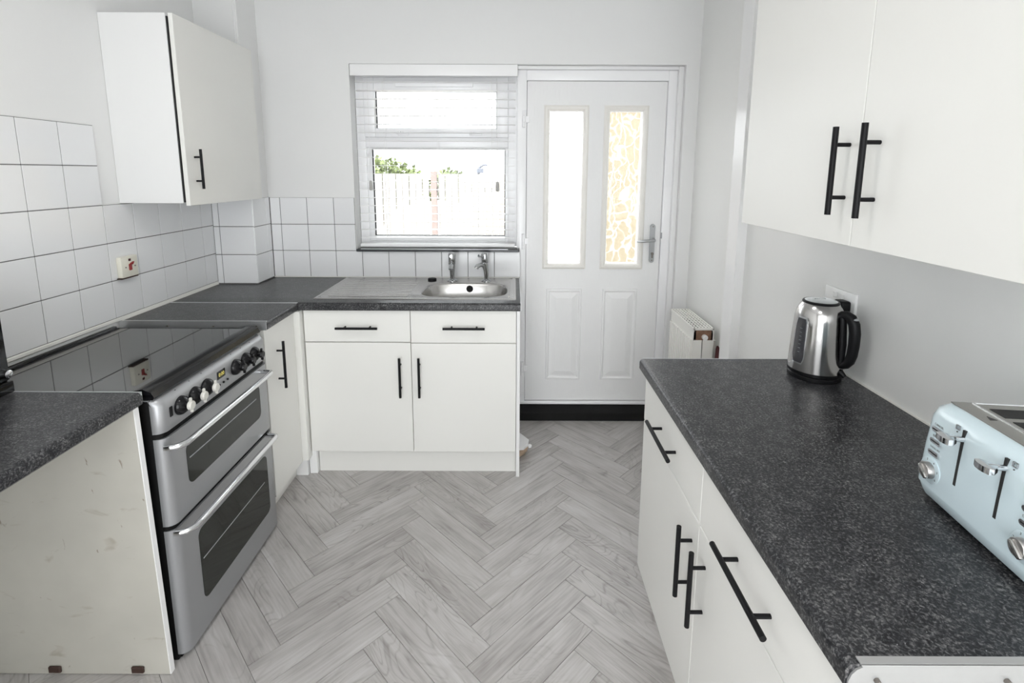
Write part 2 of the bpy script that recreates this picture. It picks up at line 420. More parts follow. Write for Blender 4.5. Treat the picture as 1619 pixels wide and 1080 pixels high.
for j in range(-4, 5):
    for k in range(-26, 24):
        for kind in (0, 1):
            if kind == 0: p0, p1, q0, q1 = k * PW, k * PW + PL, k * PW, k * PW + PW
            else: p0, p1, q0, q1 = k * PW + PL, k * PW + PL + PW, k * PW + PW - PL, k * PW + PW
            p0 += j * PL; p1 += j * PL; q0 -= j * PL; q1 -= j * PL
            W2 = lambda p, q: (ox + (p - q) / R2, oy + (p + q) / R2)
            poly = [W2(p0 + g_, q0 + g_), W2(p1 - g_, q0 + g_), W2(p1 - g_, q1 - g_), W2(p0 + g_, q1 - g_)]
            inside = all(bx0 <= x <= bx1 and by0 <= y <= by1 for x, y in poly)
            cx, cy = W2((p0 + p1) / 2, (q0 + q1) / 2)
            ang = PI / 4 if kind == 0 else 3 * PI / 4
            if not inside:
                cl = poly
                for f in (lambda v: v[0] - bx0, lambda v: bx1 - v[0], lambda v: v[1] - by0, lambda v: by1 - v[1]):
                    if len(cl): cl = clip(cl, f)
                if len(cl) < 3: continue
                ar = abs(sum(cl[i][0] * cl[(i + 1) % len(cl)][1] - cl[(i + 1) % len(cl)][0] * cl[i][1] for i in range(len(cl)))) / 2
                if ar < 2e-4: continue
            # planks wholly hidden under the cabinets are left to the bed
            if cy < -.25: continue
            if inside:
                o = bpy.data.objects.new('plank', plank_data); C.objects.link(o); put(o, (cx, cy, -.0015), floor)
                o.rotation_euler = (0, 0, ang)
            else:
                ca, sa = math.cos(-ang), math.sin(-ang)
                loc = [((x - cx) * ca - (y - cy) * sa, (x - cx) * sa + (y - cy) * ca) for x, y in cl]
                bb = B(); bb.prism(loc, 'Z', -.0015, .0015); bmesh.ops.recalc_face_normals(bb.bm, faces=bb.bm.faces)
                me = bpy.data.meshes.new('plank'); bb.bm.to_mesh(me); bb.bm.free(); me.materials.append(M['plank'])
                o = bpy.data.objects.new('plank', me); C.objects.link(o); put(o, (cx, cy, -.0015), floor); o.rotation_euler = (0, 0, ang)

struct(B().box(XL - .1, XR + .1, YF - .1, 3.12, ZC, ZC + .1).obj('ceiling', 'ceiling'), 'plain white kitchen ceiling', 'ceiling')
wall_left = struct(B().box(XL - .1, XL, YF - .1, 3.12, -.003, ZC).obj('wall_left', 'wall'), 'white painted wall with square white tiles above the cooker', 'wall')
wall_right = struct(B().box(XR, XR + .1, YF - .1, 3.12, -.003, ZC).obj('wall_right', 'wall_satin'), 'plain off-white satin wall behind the kettle and toaster', 'wall')
OX0, OX1, OZ1 = -.915, .955, 2.105      # window and door opening in the back wall
wall_back = struct(B().box(XL, OX0, YB, 3.12, -.003, ZC).box(OX0, OX1, YB, 3.12, OZ1, ZC).box(OX1, XR, YB, 3.12, -.003, ZC)
                   .box(OX0, .020, YB, 3.12, -.003, 1.055).obj('wall_back', 'wall'), 'white painted wall around the window and back door', 'wall')
# the unseen wall behind the camera has a wide opening added for fill light
struct(B().box(XL, -1.0, YF - .1, YF, -.003, ZC).box(.80, XR, YF - .1, YF, -.003, ZC).box(-1.0, .80, YF - .1, YF, 2.1, ZC)
       .obj('wall_front', 'wall'), 'white unseen wall with a wide opening added to let in light', 'wall')
wall_box = struct(B().box(XL, XBOX, YBOX, YB, -.003, ZC).obj('wall_boxing', 'wall'), 'white boxed-in corner between tiled wall and window wall', 'wall')
B().cyl((XBOX - .012, YBOX - .003, 1.40), (XBOX - .012, YBOX - .003, ZC), .004, 6).obj('corner_bead', 'gloss_white', wall_box)
# timber post on the right wall beside the radiator
struct(B().box(.99, XR + .002, 2.20, 2.302, 0, ZC, .002, 1).obj('trim_1', 'gloss_white'), 'white gloss painted timber upright on the wall beside the radiator', 'trim')

# ---- tiles
def tile_wall(parent, plane, at, us, zs, keep=lambda u0, u1, z0, z1: True, sgn=1, g=.0015):
    """plane 'x': tiles on x=at facing sgn; us are y lines.  plane 'y': on y=at facing -y; us are x lines"""
    TH = .007
    for u0, u1 in zip(us, us[1:]):
        for z0, z1 in zip(zs, zs[1:]):
            if not keep(u0, u1, z0, z1): continue
            if plane == 'x': shared_box('tile', 'tile', parent, at, at + sgn * TH, u0 + g, u1 - g, z0 + g, z1 - g, .0015, 2) if sgn > 0 else \
                shared_box('tile', 'tile', parent, at - TH, at, u0 + g, u1 - g, z0 + g, z1 - g, .0015, 2)
            else: shared_box('tile', 'tile', parent, u0 + g, u1 - g, at - TH, at, z0 + g, z1 - g, .0015, 2)
pt = .1544
ly = [1.6792 + pt * k for k in range(-5, 7)] + [YBOX]
lz = [.916 + .1541 * k for k in range(0, 6)]
lz[0] = .902
tile_wall(wall_left, 'x', XL, ly, [.916 + .1541 * k for k in range(0, 6)], keep=lambda u0, u1, z0, z1: z1 < 1.40 or u1 < 1.99)
B().box(XL, XL + .0045, ly[0], YBOX, .90, 1.378).box(XL, XL + .0045, ly[0], ly[7], 1.378, 1.6865).obj('grout', 'grout', wall_left)
B().box(XL, XL + .009, 1.30, YBOX, .900, .9155, .003, 1).obj('sealant_strip', 'sealant', wall_left)
boxz = [.904, 1.0645, 1.2185, 1.3725]
tile_wall(wall_box, 'y', YBOX, [XL + .008, -1.592, XBOX + .006], boxz)
B().box(XL, XBOX + .004, YBOX - .0045, YBOX, .90, 1.372).box(XBOX, XBOX + .0045, YBOX, YB, .90, 1.368).obj('grout', 'grout', wall_box)
tile_wall(wall_box, 'x', XBOX, [YBOX - .004, 2.845, YB - .008], [.904, 1.0615, 1.2155, 1.3695])
bxl = [XBOX + .008, -1.346] + [-1.1916 + pt * k for k in range(0, 8)] + [.040]
bz = [.904, 1.0585, 1.2128, 1.367]
tile_wall(wall_back, 'y', YB, bxl[:5] , bz, keep=lambda u0, u1, z0, z1: u1 < -.95)
tile_wall(wall_back, 'y', YB, [bxl[3], -.917], bz[1:])
tile_wall(wall_back, 'y', YB, bxl[3:], bz[:2])
B().box(XBOX, -.918, YB - .0045, YB, .90, 1.366).box(-.918, .038, YB - .0045, YB, .90, 1.052).obj('grout', 'grout', wall_back)

# ---- window
window = struct_root('window_1', (-.45, 3.0, 1.07), 'white plastic window with top opening light above the sink', 'window')
WX0, WX1, WZ0, WZ1 = -.912, .0195, 1.075, 2.10
yf0, yf1 = 2.985, 3.05
def frame_of(b, x0, x1, y0, y1, z0, z1, l, r, bt, tp, bev=.003):
    b.box(x0, x0 + l, y0, y1, z0, z1, bev).box(x1 - r, x1, y0, y1, z0, z1, bev)
    b.box(x0 + l - .0005, x1 - r + .0005, y0 + .0007, y1, z1 - tp, z1, bev).box(x0 + l - .0005, x1 - r + .0005, y0 + .0007, y1, z0, z0 + bt, bev)
    return b
fb = frame_of(B(), WX0, WX1, yf0, yf1, WZ0, WZ1, .050, .052, .030, .055)
fb.box(WX0 + .0495, WX1 - .0515, yf0 + .0007, yf1, 1.655, 1.713, .003).obj('frame', 'upvc', window, 40)
frame_of(B(), -.8615, -.0325, yf0 + .012, yf1 - .002, 1.1055, 1.6545, .030, .017, .030, .005, .0015).obj('glazing_bead', 'upvc', window, 40)
sash = frame_of(B(), -.8618, -.0322, 2.968, yf1 - .01, 1.7132, 2.0448, .0618, .0658, .050, .070, .004).obj('opening_sash', 'upvc', window, 40)
shared_box('pane', 'glass', window, -.84, -.045, 3.018, 3.024, 1.12, 1.66)
shared_box('pane', 'glass', sash, -.81, -.09, 3.010, 3.016, 1.755, 1.985)
gz = B()
for (x0, x1, z0, z1) in ((-.8305, -.0495, 1.1365, 1.6495), (-.799, -.099, 1.7645, 1.9745)):
    for a in ((x0, x0 + .005, z0, z1), (x1 - .004, x1, z0, z1), (x0, x1, z1 - .004, z1), (x0, x1, z0, z0 + .003)):
        gz.box(a[0], a[1], 3.004, 3.012, a[2], a[3])
gz.obj('gasket', 'black', window)
vent = B().box(-.675, -.232, 2.950, 2.968, 1.992, 2.018, .004).obj('trickle_vent', 'upvc', window, 40)
for hx in (-.655, -.237):
    h = B().box(hx - .018, hx + .018, 2.955, 2.968, 1.724, 1.745, .004).box(hx - .008, hx + .008, 2.938, 2.957, 1.728, 1.744, .004)\
        .box(hx - .006, hx + .055, 2.934, 2.944, 1.722, 1.734, .004).obj('window_handle', 'upvc', window, 40)
struct(B().box(WX0, .036, 2.872, 2.985, 1.056, 1.071, .004).obj('trim_2', 'sill'), 'narrow dark window sill behind the taps', 'trim')
B().box(-.885, -.03, 2.868, 2.880, 1.0705, 1.0745, .0015, 1).obj('edge_strip', 'alu', bpy.data.objects['trim_2'])

# ---- venetian blind (hangs in the recess)
blind = thing('venetian_blind', 'white slatted venetian blind let down over the window', 'blind', (-.445, 2.93, 1.09))
B().box(-.911, .021, 2.896, 2.908, 2.040, 2.103, .004).box(-.905, .015, 2.908, 2.955, 2.062, 2.103, .003).obj('headrail', 'blind', blind, 40)
zz = 2.012
while zz > 1.125:
    shared_box('slat', 'blind', blind, -.892, .008, 2.908, 2.957, zz - .0011, zz + .0011, .0008, 1)
    zz -= .0462
B().box(-.895, .010, 2.905, 2.960, 1.080, 1.100, .005).obj('bottom_rail', 'blind', blind, 40)
for cx in (-.735, -.435, -.125):
    B().cyl((cx, 2.9065, 1.09), (cx, 2.9065, 2.06), .0010, 6).cyl((cx, 2.9585, 1.09), (cx, 2.9585, 2.06), .0010, 6).obj('ladder_cord', 'cord', blind)
for cx, zt in ((-.818, 1.465), (-.092, 1.462)):
    cd = B().cyl((cx, 2.902, zt), (cx, 2.902, 2.045), .0011, 6).obj('pull_cord', 'cord', blind)
    B().lathe([(.002, 0), (.0075, -.004), (.011, -.050), (.006, -.056)], (cx, 2.900, zt), 10).obj('tassel', 'tassel', cd, 40)

# ---- door
door = struct_root('door_1', (.476, 3.0, 0.10), 'white back door with two tall obscured glass panes and raised panels', 'door')
DX0, DX1, DZ0, DZ1 = .0765, .874, .104, 2.026
dy0, dy1 = 2.965, 3.01
G = [(.208, .398), (.553, .740)]; GZ0, GZ1 = .977, 1.860
leaf = B()
leaf.box(DX0, DX1, dy0, dy1, DZ0, GZ0).box(DX0, DX1, dy0, dy1, GZ1, DZ1).box(DX0, G[0][0], dy0, dy1, GZ0, GZ1).box(G[0][1], G[1][0], dy0, dy1, GZ0, GZ1).box(G[1][1], DX1, dy0, dy1, GZ0, GZ1)
leaf = leaf.obj('leaf', 'door_white', door)
for x0, x1 in G:
    shared_box('glass_pane', 'obscure', door, x0 - .004, x1 + .004, dy0 + .018, dy0 + .024, GZ0 - .004, GZ1 + .004)
    bb = B(); w = .034; prof = [(0, 0), (0, .007), (.010, .013), (.020, .012), (.030, .006), (w, -.008)]
    # mitred moulding round the pane: loops from the outside to the inside
    loops = []
    for off, h in prof:
        a0, a1, c0, c1 = x0 - w + off, x1 + w - off, GZ0 - w + off, GZ1 + w - off
        loops.append([(a0, dy0 - h, c0), (a1, dy0 - h, c0), (a1, dy0 - h, c1), (a0, dy0 - h, c1)])
    bb.loft(loops, False, False).obj('glazing_bead', 'bead', door, 20)
for x0, x1 in ((.202, .416), (.541, .752)):
    prof = [(0, 0), (.004, .007), (.012, .008), (.020, .001), (.026, .001), (.058, .010), (.062, .010)]
    loops = []
    for off, h in prof:
        a0, a1, c0, c1 = x0 + off, x1 - off, .240 + off, .820 - off
        loops.append([(a0, dy0 - h, c0), (a1, dy0 - h, c0), (a1, dy0 - h, c1), (a0, dy0 - h, c1)])
    B().loft(loops, False, True).obj('raised_panel', 'door_white', door, 12)
# frame
B().box(.0200, .0735, 2.952, 3.06, .10, 2.085, .003).box(.877, .925, 2.952, 3.06, .10, 2.085, .003).box(.0730, .8775, 2.9527, 3.06, 2.029, 2.085, .003)\
   .box(.0740, .8765, 2.9855, 3.06, .085, .1015).box(.0740, .8765, 3.011, 3.06, .1016, .118).box(.0740, .095, 3.0115, 3.05, .1185, 2.028).box(.858, .8765, 3.0115, 3.05, .1185, 2.028).obj('door_frame', 'upvc', door, 40)
B().box(.9255, .9545, 2.93, 3.06, .0, 2.104, .003).box(.0200, .925, 2.9307, 3.06, 2.086, 2.104, .003).obj('outer_lining', 'gloss_white', door, 40)
B().box(.0200, .925, 2.945, 2.985, .083, .0995, .003).obj('threshold', 'upvc', door, 40)
for hz in (1.815, 1.11, .316):
    hg = B().cyl((.058, 2.945, hz - .046), (.058, 2.945, hz - .020), .0075, 12).cyl((.058, 2.945, hz - .018), (.058, 2.945, hz + .018), .0085, 12).cyl((.058, 2.945, hz + .020), (.058, 2.945, hz + .046), .0075, 12)\
        .box(.048, .068, 2.945, 2.955, hz - .045, hz + .045, .001, 1).box(.066, .088, 2.950, 2.968, hz - .018, hz + .018, .001, 1).obj('hinge', 'upvc', door, 40)
hp = B()
pl = [(.827 + .0145 * math.cos(a), 1.2 + .0145 * math.sin(a)) for a in [PI * k / 10 for k in range(11)]] + [(.827 + .0145 * math.cos(a), .998 + .0145 * math.sin(a)) for a in [PI + PI * k / 10 for k in range(11)]]
hp.prism(pl, 'Y', 2.955, 2.966)
hp = hp.obj('lock_plate', 'satin_steel', door, 40)
B().tube([(.829, 2.955, 1.122), (.829, 2.918, 1.122), (.822, 2.908, 1.122), (.79, 2.904, 1.121), (.75, 2.906, 1.118), (.725, 2.912, 1.115)], [.010, .009, .009, .0085, .008, .004], 12).obj('lever', 'satin_steel', hp, 60)
B().cyl((.829, 2.948, 1.038), (.829, 2.956, 1.038), .0085, 14).box(.8245, .8335, 2.948, 2.956, 1.012, 1.038, .002, 1).cyl((.829, 2.944, 1.038), (.829, 2.949, 1.038), .003, 8).obj('lock_cylinder', 'screw', hp, 40)
for sz in (1.2, .998): B().cyl((.828, 2.952, sz), (.828, 2.956, sz), .004, 10).obj('screw', 'screw', hp, 40)
B().box(.876, .881, 2.949, 2.96, 1.13, 1.165).obj('keep_plate', 'grey_plastic', door)
# black step below the door
st = B(); st.prism([(2.893, 0), (2.893, .048), (2.897, .052), (2.952, .083), (3.08, .085), (3.08, 0)], 'X', .038, .9545)
struct(st.obj('trim_3', 'black_step', None, 30), 'black painted step below the white back door', 'trim')

# ================================================================== CABINETS
def bar_handle(parent, c, axis, length, out, r=.006, stand=.032, post=None):
    """straight bar handle; c on the door face, out = outward unit vector, axis = bar direction"""
    c, axis, out = Vector(c), Vector(axis), Vector(out); post = post or length * .30
    b = B().cyl(c + out * stand - axis * length / 2, c + out * stand + axis * length / 2, r, 14)
    for s in (-1, 1): b.cyl(c + axis * s * post, c + axis * s * post + out * stand, r * .72, 10)
    return b.obj('handle', 'black', parent, 40)

def worktop_profile(f, bk, sgn=1, t=.038):
    """rounded front edge: f = front coordinate, bk = back coordinate, in (u, z)"""
    z1, z0 = WT, WT - t; s = 1 if bk > f else -1; R = .013
    pts = [(bk, z0), (f + s * .006, z0)]
    pts += [(f + s * .003, z0 + .002), (f, z0 + .006)]
    pts += [(f + s * (R - R * math.cos(a)), z1 - R + R * math.sin(a)) for a in [PI / 2 * k / 5 for k in range(6)]]
    pts += [(bk, z1)]
    return pts

# ---- sink run
YS = 2.302; SF = 2.322           # worktop front, door front
XE = .036
wt_b = thing('worktop', 'dark speckled laminate worktop holding the stainless steel sink', 'worktop', (-.8, 2.6, WT - .038))
b = B(); b.prism(worktop_profile(YS, 2.42), 'X', XL + .002, XE)
b.box(XL + .002, -.485, 2.42, YBOX - .001, WT - .038, WT).box(XBOX + .001, -.485, YBOX - .001, YB - .001, WT - .038, WT)
b.box(-.485, -.02, 2.752, YB - .001, WT - .038, WT).box(-.02, XE, 2.42, YB - .001, WT - .038, WT)
b.obj('slab', 'worktop', wt_b, 30)
B().box(XE - .001, XE + .0015, 2.312, YB - .008, WT - .036, WT + .0005).obj('end_strip', 'alu', wt_b)
B().box(XBOX + .008, XE, YB - .0125, YB - .0075, WT, WT + .006, .002, 1).obj('sealant_bead', 'sealant', wall_back)

sc = thing('sink_base_cabinet', 'cream base cabinet with two drawers over two doors under the sink', 'cabinet', (-.49, 2.6, 0))
x0, xm, x1 = -1.006, -.4935, .0165
B().box(x0, x0 + .018, 2.342, 2.87, .13, .86).box(x1 - .018, x1, 2.342, 2.87, .13, .86).box(x0, x1, 2.342, 2.87, .13, .148).box(x0, x1, 2.852, 2.87, .13, .70)\
   .box(xm - .009, xm + .009, 2.342, 2.41, .13, .86).box(x0, x1, 2.342, 2.36, .70, .72).box(x0, x1, 2.342, 2.36, .845, .861).obj('carcass', 'carcass', sc)
for a, c, zlo in ((x0 + .002, xm - .0015, .7025), (xm + .0015, x1 - .001, .6985)):
    dr = B().box(a, c, SF, SF + .018, zlo, .861, .0012, 1).obj('drawer', 'cream', sc)
    bar_handle(dr, ((a + c) / 2 + .004, SF, .778), (1, 0, 0), .20, (0, -1, 0), stand=.030)
for a, c, zt, hx in ((x0 + .002, xm - .0015, .6985, -.546), (xm + .0015, x1 - .001, .6955, -.4535)):
    dd = B().box(a, c, SF, SF + .018, .131, zt, .0012, 1).obj('door', 'cream', sc)
    bar_handle(dd, (hx, SF, .530), (0, 0, 1), .20, (0, -1, 0), stand=.030)
B().box(-.985, x1, 2.362, 2.376, 0, .128).obj('plinth', 'cream', sc)
B().box(.0175, .0345, 2.312, 2.885, 0, .861, .001, 1).obj('end_panel', 'carcass', sc)

# ---- sink
sink = thing('sink', 'stainless steel sink with drainer let into the dark worktop', 'sink', (-.48, 2.62, WT))
SX0, SX1, SY0, SY1 = -.975, .014, 2.372, 2.872
bcx, bcy, bhx, bhy = -.2525, 2.583, .222, .162
NN = 64
def sup(cx, cy, hx, hy, n, z, k=NN):
    out = []
    for i in range(k):
        a = 2 * PI * i / k; c, s = math.cos(a), math.sin(a)
        out.append((cx + hx * math.copysign(abs(c) ** (2 / n), c), cy + hy * math.copysign(abs(s) ** (2 / n), s), z))
    return out
def rect_loop(x0, x1, y0, y1, z, ref):
    """one point for each ref point, pushed out along its ray from the bowl centre to the rectangle"""
    out = []
    for (px, py, _) in ref:
        dx, dy = px - bcx, py - bcy; t = 1e9
        if dx > 1e-9: t = min(t, (x1 - bcx) / dx)
        if dx < -1e-9: t = min(t, (x0 - bcx) / dx)
        if dy > 1e-9: t = min(t, (y1 - bcy) / dy)
        if dy < -1e-9: t = min(t, (y0 - bcy) / dy)
        out.append([bcx + dx * t, bcy + dy * t, z])
    for cxx in (x0, x1):
        for cyy in (y0, y1):
            i = min(range(len(out)), key=lambda q: (out[q][0] - cxx) ** 2 + (out[q][1] - cyy) ** 2); out[i][0], out[i][1] = cxx, cyy
    return [tuple(p) for p in out]
ref = sup(bcx, bcy, bhx, bhy, 3.4, 0)
b = B()
b.loft([rect_loop(SX0, SX1, SY0, SY1, WT + .0004, ref), rect_loop(SX0, SX1, SY0, SY1, WT + .003, ref), rect_loop(SX0 + .004, SX1 - .004, SY0 + .004, SY1 - .004, WT + .006, ref),
        rect_loop(SX0 + .014, SX1 - .014, SY0 + .014, SY1 - .014, WT + .006, ref), rect_loop(SX0 + .020, SX1 - .020, SY0 + .020, SY1 - .020, WT + .002, ref),
        sup(bcx, bcy, bhx + .006, bhy + .006, 3.4, WT + .002), sup(bcx, bcy, bhx, bhy, 3.4, WT - .001), sup(bcx, bcy, bhx - .005, bhy - .005, 3.4, WT - .010),
        sup(bcx, bcy, bhx - .012, bhy - .012, 3.4, WT - .07), sup(bcx, bcy, bhx - .022, bhy - .022, 3.4, WT - .125), sup(bcx, bcy, bhx - .05, bhy - .05, 3.2, WT - .148),
        sup(bcx, bcy, .05, .05, 2, WT - .152)], False, True)
b.obj('basin', 'steel', sink, 40)
for k in range(9):
    yy = 2.445 + k * .043
    shared_box('drainer_rib', 'steel', sink, -.925, -.53, yy - .007, yy + .007, WT + .0005, WT + .0035, .0014, 2)
for (xa, xb, ya, yb) in ((SX1 - .04, SX1 - .032, 2.43, 2.80),):
    B().box(xa, xb, ya, yb, WT + .001, WT + .0045, .0015, 2).obj('deck_rib', 'steel', sink)
B().cyl((-.243, bcy + bhy - .0135, WT - .030), (-.243, bcy + bhy - .0085, WT - .030), .019, 20).obj('overflow', 'dark_gap', sink)
B().lathe([(.038, 0), (.038, .002), (.030, .003), (.022, -.001)], (bcx, bcy, WT - .152), 20).obj('waste', 'chrome', sink, 40)

# ---- taps
def tap(x, rz, label):
    t = thing('sink_tap', label, 'tap', (x, 2.795, WT + .002), 'chrome taps of the sink')
    y = 2.795
    B().lathe([(.030, 0), (.030, .003), (.024, .008), (.013, .013)], (x, y, WT + .002), 20).obj('base_flange', 'tap_chrome', t, 40)
    B().tube([(x, y, WT + .008), (x, y, WT + .035), (x, y - .002, WT + .065), (x, y - .008, WT + .090), (x, y - .014, WT + .108)], [.0120, .0130, .0155, .0185, .0200], 14).obj('body', 'tap_chrome', t, 60)
    B().tube([(x, y - .010, WT + .092), (x, y - .038, WT + .100), (x, y - .060, WT + .094), (x, y - .068, WT + .082)], [.013, .0125, .0125, .0125], 12).obj('spout', 'tap_chrome', t, 60)
    hd = B().lathe([(.017, .106), (.0205, .112), (.0215, .150), (.0190, .162), (.012, .168)], (x, y - .010, WT), 16).obj('head', 'tap_chrome', t, 40)
    B().tube([(x, y - .022, WT + .146), (x, y - .040, WT + .150), (x, y - .052, WT + .152)], [.007, .0065, .0085], 10).obj('lever', 'tap_chrome', hd, 60)
    t.rotation_euler = (0, 0, rz)
tap(-.346, 0, 'chrome pillar tap facing straight out beside the black sink plug')
tap(-.152, -.95, 'chrome pillar tap turned to one side, away from the sink plug')
plug = B().lathe([(.023, 0), (.025, .004), (.025, .010), (.021, .015), (.010, .017)], (-.462, 2.80, WT + .0022), 20).obj('sink_plug', 'black', None, 40)
tag(plug, 'black rubber sink plug lying beside the taps', 'plug')

# ---- left run beyond the cooker
wl = thing('worktop', 'short dark worktop with metal end strip between cooker and corner', 'worktop', (-1.33, 2.15, WT - .038))
YK0, YK1 = 2.003, 2.2995
b = B(); b.prism(worktop_profile(-1.018, XL + .002), 'Y', YK0, YK1); b.obj('slab', 'worktop', wl, 30)
B().box(XL + .002, -1.021, YK0 - .003, YK0 + .0005, WT - .037, WT + .0015, .001, 1).box(XL + .002, -1.021, YK0 - .003, YK0 + .006, WT - .0005, WT + .0015).obj('end_strip', 'alu', wl)
for sx in (-1.43, -1.24, -1.062): B().cyl((sx, YK0 - .005, WT - .020), (sx, YK0 - .002, WT - .020), .0035, 10).obj('screw', 'screw', wl)
B().box(XL + .012, -1.02, YK1 - .003, YK1 + .006, WT - .001, WT + .0016).obj('joint_strip', 'alu', wl)
B().box(XL + .009, XL + .013, YK0, YBOX - .008, WT, WT + .004).obj('sealant_bead', 'sealant', wall_left)

cc = thing('corner_base_cabinet', 'narrow cream base cabinet with one door next to the cooker', 'cabinet', (-1.33, 2.15, 0))
CF = -1.037
B().box(XL + .03, CF - .02, 2.004, 2.022, .10, .861).box(XL + .03, CF - .02, 2.282, 2.30, .10, .861).box(XL + .03, CF - .02, 2.022, 2.282, .10, .118).box(XL + .03, XL + .04, 2.022, 2.282, .118, .861).obj('carcass', 'carcass', cc)
dd = B().box(CF - .018, CF, 2.006, 2.286, .098, .861, .0012, 1).obj('door', 'cream', cc)
bar_handle(dd, (CF, 2.105, .672), (0, 0, 1), .215, (1, 0, 0), stand=.030)
B().box(CF - .018, -1.009, 2.2875, SF + .018, .10, .861, .001, 1).obj('filler_strip', 'cream', cc)
B().box(-1.105, -1.09, 2.006, 2.33, 0, .098).obj('plinth', 'cream', cc)
B().box(-1.088, -1.030, 2.318, 2.375, 0, .127, .002, 1).box(-1.026, -.988, 2.335, 2.375, 0, .127, .002, 1).obj('corner_post', 'gloss_white', cc)

# ---- near left run: worktop over an open space, worn end panel
wn = thing('worktop', 'dark speckled worktop under the black oven, above the worn white panel', 'worktop', (-1.33, .75, WT - .038))
b = B(); b.prism(worktop_profile(-1.041, XL + .002), 'Y', .12, 1.3255); b.obj('slab', 'worktop', wn, 30)
B().box(XL + .002, -1.042, 1.3235, 1.327, WT - .030, WT + .0012).obj('edge_strip', 'alu', wn)
ep = thing('end_panel', 'worn off-white cabinet side panel standing against the cooker', 'panel', (-1.33, 1.31, 0))
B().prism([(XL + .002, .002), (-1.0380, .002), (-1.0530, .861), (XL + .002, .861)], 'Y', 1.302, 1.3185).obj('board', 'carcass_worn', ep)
B().prism([(-1.0380, .002), (-1.0350, .002), (-1.0500, .861), (-1.0530, .861)], 'Y', 1.302, 1.3185).obj('edge_band', 'gloss_white', ep)
for bx in (-1.383, -1.132):
    B().box(bx - .019, bx + .019, 1.294, 1.302, .010, .032, .003, 1).obj('floor_bracket', 'brass', ep, 30)
ep2 = thing('end_panel', 'off-white cabinet side panel at the free end of the worktop', 'panel', (-1.33, .13, 0))
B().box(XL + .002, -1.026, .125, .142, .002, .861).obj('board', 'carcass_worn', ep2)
B().box(-1.026, -1.0235, .125, .142, .002, .861).obj('edge_band', 'gloss_white', ep2)

# ================================================================== COOKER
ck = thing('cooker', 'silver double oven cooker with black glass hob between the worktops', 'cooker', (-1.33, 1.665, 0))
KY0, KY1 = 1.347, 1.962          # near and far side
KF = -1.008                      # front of doors
KB = -1.622
B().box(KB, KF - .033, KY0, KY1, .0, .8645, .004).obj('body', 'black_satin', ck, 30)
def front_poly(d, rr=.028, back=KF - .034):
    """outline seen from above of a front moulding with rounded ends"""
    p = [(back, KY0), (d - rr, KY0)] + [(d - rr + rr * math.sin(a), KY0 + rr - rr * math.cos(a)) for a in [PI / 2 * k / 5 for k in range(1, 6)]]
    p += [(d - rr + rr * math.cos(a), KY1 - rr + rr * math.sin(a)) for a in [PI / 2 * k / 5 for k in range(0, 6)]] + [(back, KY1)]
    return p
def front_block(z0, z1, d=KF):
    return B().prism(front_poly(d), 'Z', z0, z1)
# doors
ud = front_block(.463, .742).obj('oven_door', 'silver', ck, 40)
ld = front_block(.022, .447).obj('oven_door', 'silver', ck, 40)
B().prism(front_poly(KF - .008), 'Z', .7425, .7580).obj('door_gap', 'black_satin', ck, 30)
B().prism(front_poly(KF - .008), 'Z', .4475, .4625).obj('door_gap', 'black_satin', ck, 30)
B().box(KF - .06, KF - .03, KY0 + .01, KY1 - .01, .0, .022, .003).obj('kick_strip', 'black_satin', ck, 30)
def rrect(y0, y1, z0, z1, r, n=5):
    p = []
    for cy, cz, a0 in ((y1 - r, z1 - r, 0), (y0 + r, z1 - r, PI / 2), (y0 + r, z0 + r, PI), (y1 - r, z0 + r, 1.5 * PI)):
        p += [(cy + r * math.cos(a0 + PI / 2 * k / n), cz + r * math.sin(a0 + PI / 2 * k / n)) for k in range(n + 1)]
    return p
for dr, y0, y1, z0, z1, hz in ((ud, 1.430, 1.880, .545, .680, .742), (ld, 1.445, 1.893, .122, .372, .468)):
    B().prism(rrect(y0, y1, z0, z1, .024), 'X', KF - .004, KF + .0012).obj('oven_window', 'oven_glass', dr, 30)
    B().box(KF + .0012, KF + .0018, y0 + .012, y1 - .03, (z0 + z1) / 2 - .003 + .02, (z0 + z1) / 2 + .0005 + .02).obj('shelf_line', 'grey_plastic', dr)
    hx = KF + .044; ya, yb = 1.345, 1.905; hz -= .022
    B().tube([(KF, ya, hz), (KF + .014, ya, hz), (KF + .030, ya + .008, hz), (hx, ya + .03, hz), (hx, ya + .06, hz), (hx, yb - .012, hz), (hx - .006, yb, hz), (KF + .02, yb + .004, hz), (KF, yb + .004, hz)],
             [.0085, .009, .0095, .0095, .0095, .0095, .0095, .009, .0085], 14).obj('door_handle', 'chrome', dr, 60)
# control panel, leaning back
fp = front_poly(KF - .004)
bp_ = [(x, y) for x, y in fp]
pn = B().loft([[(x, y, .7585) for x, y in fp], [(x, y, .768) for x, y in front_poly(KF)], [(x, y, .842) for x, y in front_poly(KF)], [(x - (.010 if x > KF - .030 else 0), y, .856) for x, y in front_poly(KF)],
               [(x - (.026 if x > KF - .029 else 0), y, .864) for x, y in front_poly(KF)]]).obj('control_panel', 'silver', ck, 50)
def knob(y, grip):
    z = .812
    k = B().lathe([(.029, 0), (.029, .004), (.027, .010), (.020, .018), (.013, .022), (.012, .030)], (KF, y, z), 24, 'X').obj('knob', 'black_gloss', pn, 40)
    B().lathe([(.0115, .026), (.0140, .028), (.0140, .036), (.0115, .039)], (KF, y, z), 18, 'X').box(KF + .028, KF + .036, y - .004, y + .004, z + .012, z + .024, .002, 1)\
        .box(KF + .028, KF + .038, y - .003, y + .003, z - .023, z - .010, .002, 1).obj('knob_grip', grip, k, 40)
    B().cyl((KF - .016, y + .004, .8575), (KF - .016, y + .004, .8590), .003, 8).rot(0, 'X', (0, 0, 0)).obj('dial_mark', 'ink_dark', pn)
